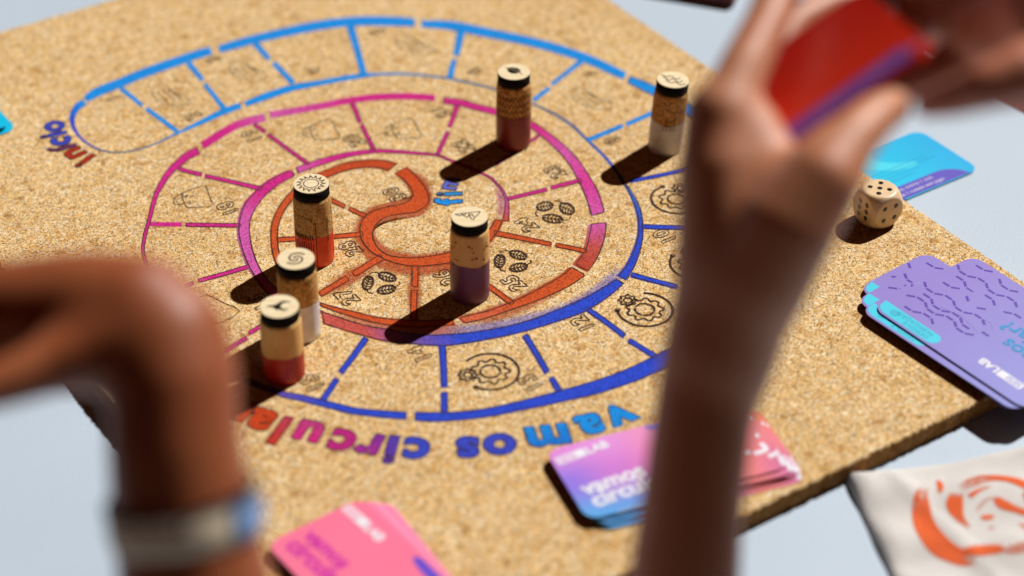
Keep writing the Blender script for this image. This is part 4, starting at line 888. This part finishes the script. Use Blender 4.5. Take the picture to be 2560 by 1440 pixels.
# ------------------------------------------------------------------ people
def polygonize(caps, h, k=.004, name='body', sharp=()):
    """tapered capsules blended into one smooth skin (surface nets). caps: (p0, r0, p1, r1[, group])"""
    P = np.array([[*c[0]] for c in caps] + [[*c[2]] for c in caps]); R_ = max(max(c[1], c[3]) for c in caps)
    lo, hi = P.min(0) - R_ - 3 * h, P.max(0) + R_ + 3 * h; nx = np.ceil((hi - lo) / h).astype(int) + 1
    ax = [lo[i] + h * np.arange(nx[i]) for i in range(3)]; X, Y, Z = np.meshgrid(*ax, indexing='ij')
    G = {}
    for c in caps:
        p0, r0, p1, r1 = np.array(c[0]), c[1], np.array(c[2]), c[3]; g = c[4] if len(c) > 4 else 0
        ab = p1 - p0; L2 = ab @ ab + 1e-12; t = np.clip(((X - p0[0]) * ab[0] + (Y - p0[1]) * ab[1] + (Z - p0[2]) * ab[2]) / L2, 0, 1)
        d = np.sqrt((X - p0[0] - t * ab[0]) ** 2 + (Y - p0[1] - t * ab[1]) ** 2 + (Z - p0[2] - t * ab[2]) ** 2) - (r0 + (r1 - r0) * t)
        G[g] = d if g not in G else np.minimum(G[g], d)
    D = None
    for g in sorted(G): D = G[g] if D is None else smin(D, G[g], k if g < 10 else .003)
    ins = D < 0
    # surface nets
    c000 = ins[:-1, :-1, :-1]; cnt = np.zeros(c000.shape, int); S_ = np.zeros(c000.shape + (3,)); nE = np.zeros(c000.shape)
    for dx in (0, 1):
        for dy in (0, 1):
            for dz in (0, 1): cnt += ins[dx:nx[0] - 1 + dx, dy:nx[1] - 1 + dy, dz:nx[2] - 1 + dz]
    act = (cnt > 0) & (cnt < 8)
    I = np.argwhere(act)
    val = lambda o: D[I[:, 0] + o[0], I[:, 1] + o[1], I[:, 2] + o[2]]
    acc = np.zeros((len(I), 3)); num = np.zeros(len(I))
    corners = [(a, b2, c2) for a in (0, 1) for b2 in (0, 1) for c2 in (0, 1)]
    for a in corners:
        for axn in range(3):
            if a[axn] == 0:
                b2 = list(a); b2[axn] = 1; va, vb = val(a), val(b2); cr = (va < 0) != (vb < 0); t = np.where(cr, va / (va - vb + 1e-20), 0)
                p = np.array(a, float)[None, :].repeat(len(I), 0); p[:, axn] += t; acc[cr] += p[cr]; num[cr] += 1
    Vv = lo + h * (I + acc / num[:, None])
    idx = -np.ones(c000.shape, int); idx[I[:, 0], I[:, 1], I[:, 2]] = np.arange(len(I))
    F = []
    for axn in range(3):
        b2, c2 = (axn + 1) % 3, (axn + 2) % 3
        sl0 = [slice(None)] * 3; sl1 = [slice(None)] * 3; sl0[axn] = slice(0, -1); sl1[axn] = slice(1, None)
        e = ins[tuple(sl0)] != ins[tuple(sl1)]; E_ = np.argwhere(e); E_ = E_[(E_[:, b2] > 0) & (E_[:, c2] > 0) & (E_[:, b2] < nx[b2] - 1) & (E_[:, c2] < nx[c2] - 1)]
        fl_ = ins[E_[:, 0], E_[:, 1], E_[:, 2]]
        def g(db, dc): q = E_.copy(); q[:, b2] -= db; q[:, c2] -= dc; return idx[q[:, 0], q[:, 1], q[:, 2]]
        Q = np.stack([g(1, 1), g(0, 1), g(0, 0), g(1, 0)], 1); Q[~fl_] = Q[~fl_][:, ::-1]; F.append(Q)
    F = np.concatenate(F); return Vv, F
def smin(a, b, k):
    h_ = np.clip(.5 + .5 * (b - a) / k, 0, 1); return b * (1 - h_) + a * h_ - k * h_ * (1 - h_)
def skin_obj(name, caps, mat, parent, h=.0022, k=.010):
    V, F = polygonize(caps, h, k); o = mesh(name, V.tolist(), F.tolist(), mat, parent, True)
    sm = o.modifiers.new('smooth', 'SMOOTH'); sm.factor = .5; sm.iterations = 9; return o
def chain(pts, g=0):         # pts: (px, py, depth, radius px)
    Q = [(tuple(dp(x, y, d)), r * d / FPX) for x, y, d, r in pts]; return [(Q[i][0], Q[i][1], Q[i + 1][0], Q[i + 1][1], g) for i in range(len(Q) - 1)]
SK1 = mat_skin('skin_raised_hand', (198, 130, 92)); SK2 = mat_skin('skin_left_hand', (156, 82, 38)); SK3 = mat_skin('skin_far_hand', (198, 120, 88))
M_NAIL = mat_plain('nail', (232, 190, 180), .3, .5, .05)

# raised hand holding the red card deck
p1 = empty('person', dp(1760, 1300, .82)); tag(p1, 'bare forearm and hand raised in front of the camera, gripping a deck of red cards', 'person')
caps = chain([(1640, 1900, .845, 172), (1706, 1500, .845, 143), (1730, 1250, .845, 129), (1757, 1050, .846, 126), (1788, 900, .848, 134), (1828, 760, .848, 146), (1838, 620, .850, 150), (1815, 440, .852, 124), (1802, 290, .856, 92)], 0)
caps += chain([(1802, 900, .843, 110), (1860, 620, .868, 120), (1860, 440, .876, 96), (1855, 310, .882, 80)], 1)
caps += chain([(1810, 880, .848, 100), (1875, 640, .884, 104), (1885, 480, .894, 82), (1890, 350, .902, 66)], 2)
caps += chain([(1815, 860, .838, 100), (1905, 700, .828, 118), (1975, 570, .820, 118), (2058, 450, .818, 98), (2130, 348, .826, 69), (2190, 290, .838, 58), (2232, 266, .848, 49)], 3)   # thumb
caps += chain([(1940, 600, .842, 100), (1945, 450, .846, 84), (1885, 320, .854, 66)], 4)       # web
caps += chain([(1880, 700, .838, 120), (1990, 500, .830, 90), (2060, 400, .828, 66)], 5)
caps += chain([(1808, 290, .852, 78), (1858, 170, .862, 64), (1915, 60, .878, 58), (1960, -60, .896, 53), (2040, -130, .915, 47)], 10)   # index
caps += chain([(1855, 310, .882, 70), (1905, 175, .896, 58), (1985, 60, .912, 52), (2080, 10, .925, 46), (2150, 20, .930, 40)], 11)   # middle, behind the deck
caps += chain([(1885, 340, .900, 62), (1940, 235, .914, 54), (2030, 140, .932, 48), (2120, 110, .940, 42)], 12)
caps += chain([(1890, 420, .908, 56), (1950, 335, .925, 46), (2030, 250, .938, 42), (2090, 230, .943, 38)], 13)
skin_obj('body', caps, SK1, p1)
def nail(c, n_, t, w_, l, parent):
    c, n_, t = Vector(c), Vector(n_).normalized(), Vector(t).normalized(); s_ = n_.cross(t).normalized(); V, F = [], []
    for i in range(7):
        for j in range(7):
            a, b_ = (i / 6 - .5) * 2, (j / 6 - .5) * 2; a2, b2 = a * math.sqrt(1 - b_ * b_ / 2.6), b_ * math.sqrt(1 - a * a / 2.6)
            p = c + s_ * (a2 * w_) + t * (b2 * l) - n_ * (a2 * a2 * w_ * .42) + n_ * .0004; V.append(tuple(p))
    for i in range(6):
        for j in range(6): F.append((i * 7 + j, i * 7 + j + 1, (i + 1) * 7 + j + 1, (i + 1) * 7 + j))
    mesh('fingernail', V, F, M_NAIL, parent, True)
tn = dp(2222, 246, .846) - FW * .0040
nail(tn, UP * .8 - FW * .6 + RT * .1, dp(2232, 268, .848) - dp(2190, 292, .838), .0052, .0062, p1)

# hand entering from the left with a wristband
p2 = empty('person', dp(450, 1250, .76)); tag(p2, 'dark shaded hand and wrist with a woven wristband, at the left of the board', 'person')
caps = chain([(560, 2000, .79, 240), (500, 1520, .777, 196), (458, 1300, .770, 178), (438, 1120, .766, 168), (430, 960, .765, 160), (414, 850, .768, 156), (350, 785, .772, 152), (215, 772, .78, 148), (80, 774, .785, 134), (-40, 776, .79, 118)], 0)
caps += chain([(430, 930, .775, 140), (330, 785, .795, 138), (180, 772, .80, 126), (60, 768, .805, 110), (-20, 775, .808, 100)], 1)
caps += chain([(430, 950, .78, 120), (330, 815, .80, 122), (150, 805, .812, 110), (0, 820, .825, 96)], 2)
caps += chain([(-40, 750, .788, 92), (-190, 765, .79, 78), (-310, 860, .795, 66)], 10)
caps += chain([(-20, 775, .806, 88), (-190, 815, .812, 76), (-300, 930, .818, 64)], 11)
caps += chain([(-10, 805, .825, 84), (-170, 860, .832, 72), (-260, 980, .838, 60)], 12)
caps += chain([(20, 830, .84, 76), (-110, 900, .846, 64), (-190, 1000, .85, 52)], 13)
caps += chain([(420, 930, .775, 130), (300, 850, .785, 134), (150, 862, .79, 124), (0, 880, .79, 122), (-90, 900, .79, 110)], 3)
caps += chain([(400, 900, .765, 110), (250, 870, .760, 92), (120, 915, .755, 76), (20, 955, .748, 64), (-70, 985, .743, 54)], 4)
skin_obj('body', caps, SK2, p2, h=.0026)
# wristband: short cloth tube round the forearm
def bandtube(c0, c1, r, mat, name, parent, th=.0016, seg=48, a0=0, a1=360, rows=5):
    c0, c1 = Vector(c0), Vector(c1); ax_ = (c1 - c0).normalized(); e_ = ax_.cross(FW).normalized(); f_ = e_.cross(ax_); V, F = [], []
    for s_ in (0, 1):
        for j in range(rows):
            for k in range(seg + 1):
                a = math.radians(a0 + (a1 - a0) * k / seg); rr = r + (th if s_ else 0) * (1 - .5 * abs(2 * j / (rows - 1) - 1) ** 4); p = c0.lerp(c1, j / (rows - 1)) + (e_ * math.cos(a) + f_ * math.sin(a)) * rr; V.append(tuple(p))
    W_ = seg + 1
    for s_ in (0, 1):
        for j in range(rows - 1):
            for k in range(seg): q0 = s_ * rows * W_ + j * W_ + k; F.append((q0, q0 + 1, q0 + W_ + 1, q0 + W_) if s_ else (q0, q0 + W_, q0 + W_ + 1, q0 + 1))
    for j in (0, rows - 1):
        for k in range(seg): q0 = j * W_ + k; q1 = rows * W_ + q0; F.append((q0, q0 + 1, q1 + 1, q1))
    return mesh(name, V, F, mat, parent, True)
rb = 181 * .77 / FPX
wb = bandtube(dp(466, 1345, .7715), dp(452, 1240, .769), rb, mat_plain('band_weave', (230, 212, 184), .9, .2, .3, 500, .4), 'wristband', p2)
bandtube(dp(452, 1239, .769), dp(449, 1225, .7685), rb + .0004, mat_plain('band_trim', (34, 24, 30), .8, .2, .2, 400), 'wristband_trim', p2)
M_BLUE = mat_plain('band_blue', (124, 158, 206), .4, .5, .15, 300)
bandtube(dp(465, 1337, .7713), dp(453, 1247, .7692), rb + .0017, M_BLUE, 'wristband_patch', p2, .0016, 12, 168, 222)

# deck held between the two hands
dk = Vector(dp(2326, 112, .846)); du = (RT * .815 + UP * .579).normalized(); pv = (-RT * .579 + UP * .815); dv = (pv * .62 + FW * .785).normalized(); dn = du.cross(dv)
if dn.dot(FW) > 0: dn = -dn
LD = .088
def red(u, v):
    t = min(1, max(0, (v + CW / 2) / CW)); a, b_ = np.array(lin((214, 44, 8))), np.array(lin((176, 12, 5))); return tuple(a * (1 - t) + b_ * t)
for k in range(7):
    it = []
    if k == 6:
        V, F = quad(-LD / 2 + .004, -CW / 2 + .0006, LD / 2 - .009, -CW / 2 + .0095); it.append(('purple_strip', V, F, lin((98, 62, 152)), .00005))
        V, F = txt('DESIGN E FABRICAÇÃO', -.012, -CW / 2 + .0036, .0052, 0, .0); it.append(('lettering', V, F, lin((160, 130, 190)), .0001))
    o = card((0, 0), 0, 0, red, ('front red card of the deck held between two hands, purple strip along its edge' if k == 6 else 'red card %s in the deck held between two hands' % ('at the back', 'second from the back', 'third from the back', 'in the middle', 'third from the front', 'just behind the front one')[k]), 'red cards in the hand-held deck', (0, 0), it, CL=LD)
    c_ = dk - du * (LD / 2 + .0008 * ((k * 5) % 7 - 3)) + dv * (CW / 2 + .0004 * ((k * 3) % 5 - 2)) - dn * (.0006 * (6 - k)); z_ = dn
    x_, y_ = du, z_.cross(du)
    if y_.dot(dv) < 0: x_, y_ = -du, -y_
    o.matrix_world = Matrix(((x_.x, y_.x, z_.x, c_.x), (x_.y, y_.y, z_.y, c_.y), (x_.z, y_.z, z_.z, c_.z), (0, 0, 0, 1)))

# hand of the other player at the right
p3 = empty('person', dp(2560, 60, .86)); tag(p3, 'hand reaching in from the right edge, sunlit thumb holding the corner of the red cards', 'person')
caps = chain([(3300, -420, .785, 225), (3000, -190, .79, 205), (2800, -90, .798, 188), (2660, -20, .808, 168), (2560, -5, .85, 128), (2480, 0, .885, 86)], 0)
caps += chain([(2720, 60, .825, 160), (2600, 60, .835, 128), (2480, 60, .855, 98), (2420, 50, .875, 76)], 1)
caps += chain([(2700, -130, .825, 120), (2600, -130, .86, 100), (2480, -120, .89, 84)], 2)
caps += chain([(2740, 60, .805, 140), (2660, 142, .790, 110), (2560, 184, .778, 78), (2470, 214, .777, 64), (2390, 242, .787, 52), (2318, 262, .800, 38)], 10)   # thumb
caps += chain([(2450, 30, .875, 64), (2370, 30, .89, 54), (2290, 50, .90, 47), (2230, 90, .905, 42)], 11)
caps += chain([(2440, -50, .87, 64), (2350, -50, .89, 54), (2260, -40, .905, 47), (2190, 0, .91, 42)], 12)
caps += chain([(2560, 120, .86, 90), (2470, 140, .872, 76), (2390, 165, .88, 64), (2310, 195, .89, 52), (2230, 215, .90, 42)], 13)
caps += chain([(2430, -120, .865, 62), (2350, -130, .885, 52), (2260, -120, .90, 46), (2180, -70, .91, 40)], 14)
skin_obj('body', caps, SK3, p3)
slv = mat_plain('shading_sleeve_maroon', (88, 14, 16), .9, .2, .2, 60, .3)
sc = chain([(3700, -720, .82, 280), (3200, -340, .82, 235)]); V, F = polygonize(sc, .004, .01); mesh('shading_sleeve', V.tolist(), F.tolist(), slv, p3, True)  # unseen sleeve, added out of frame to shade this hand
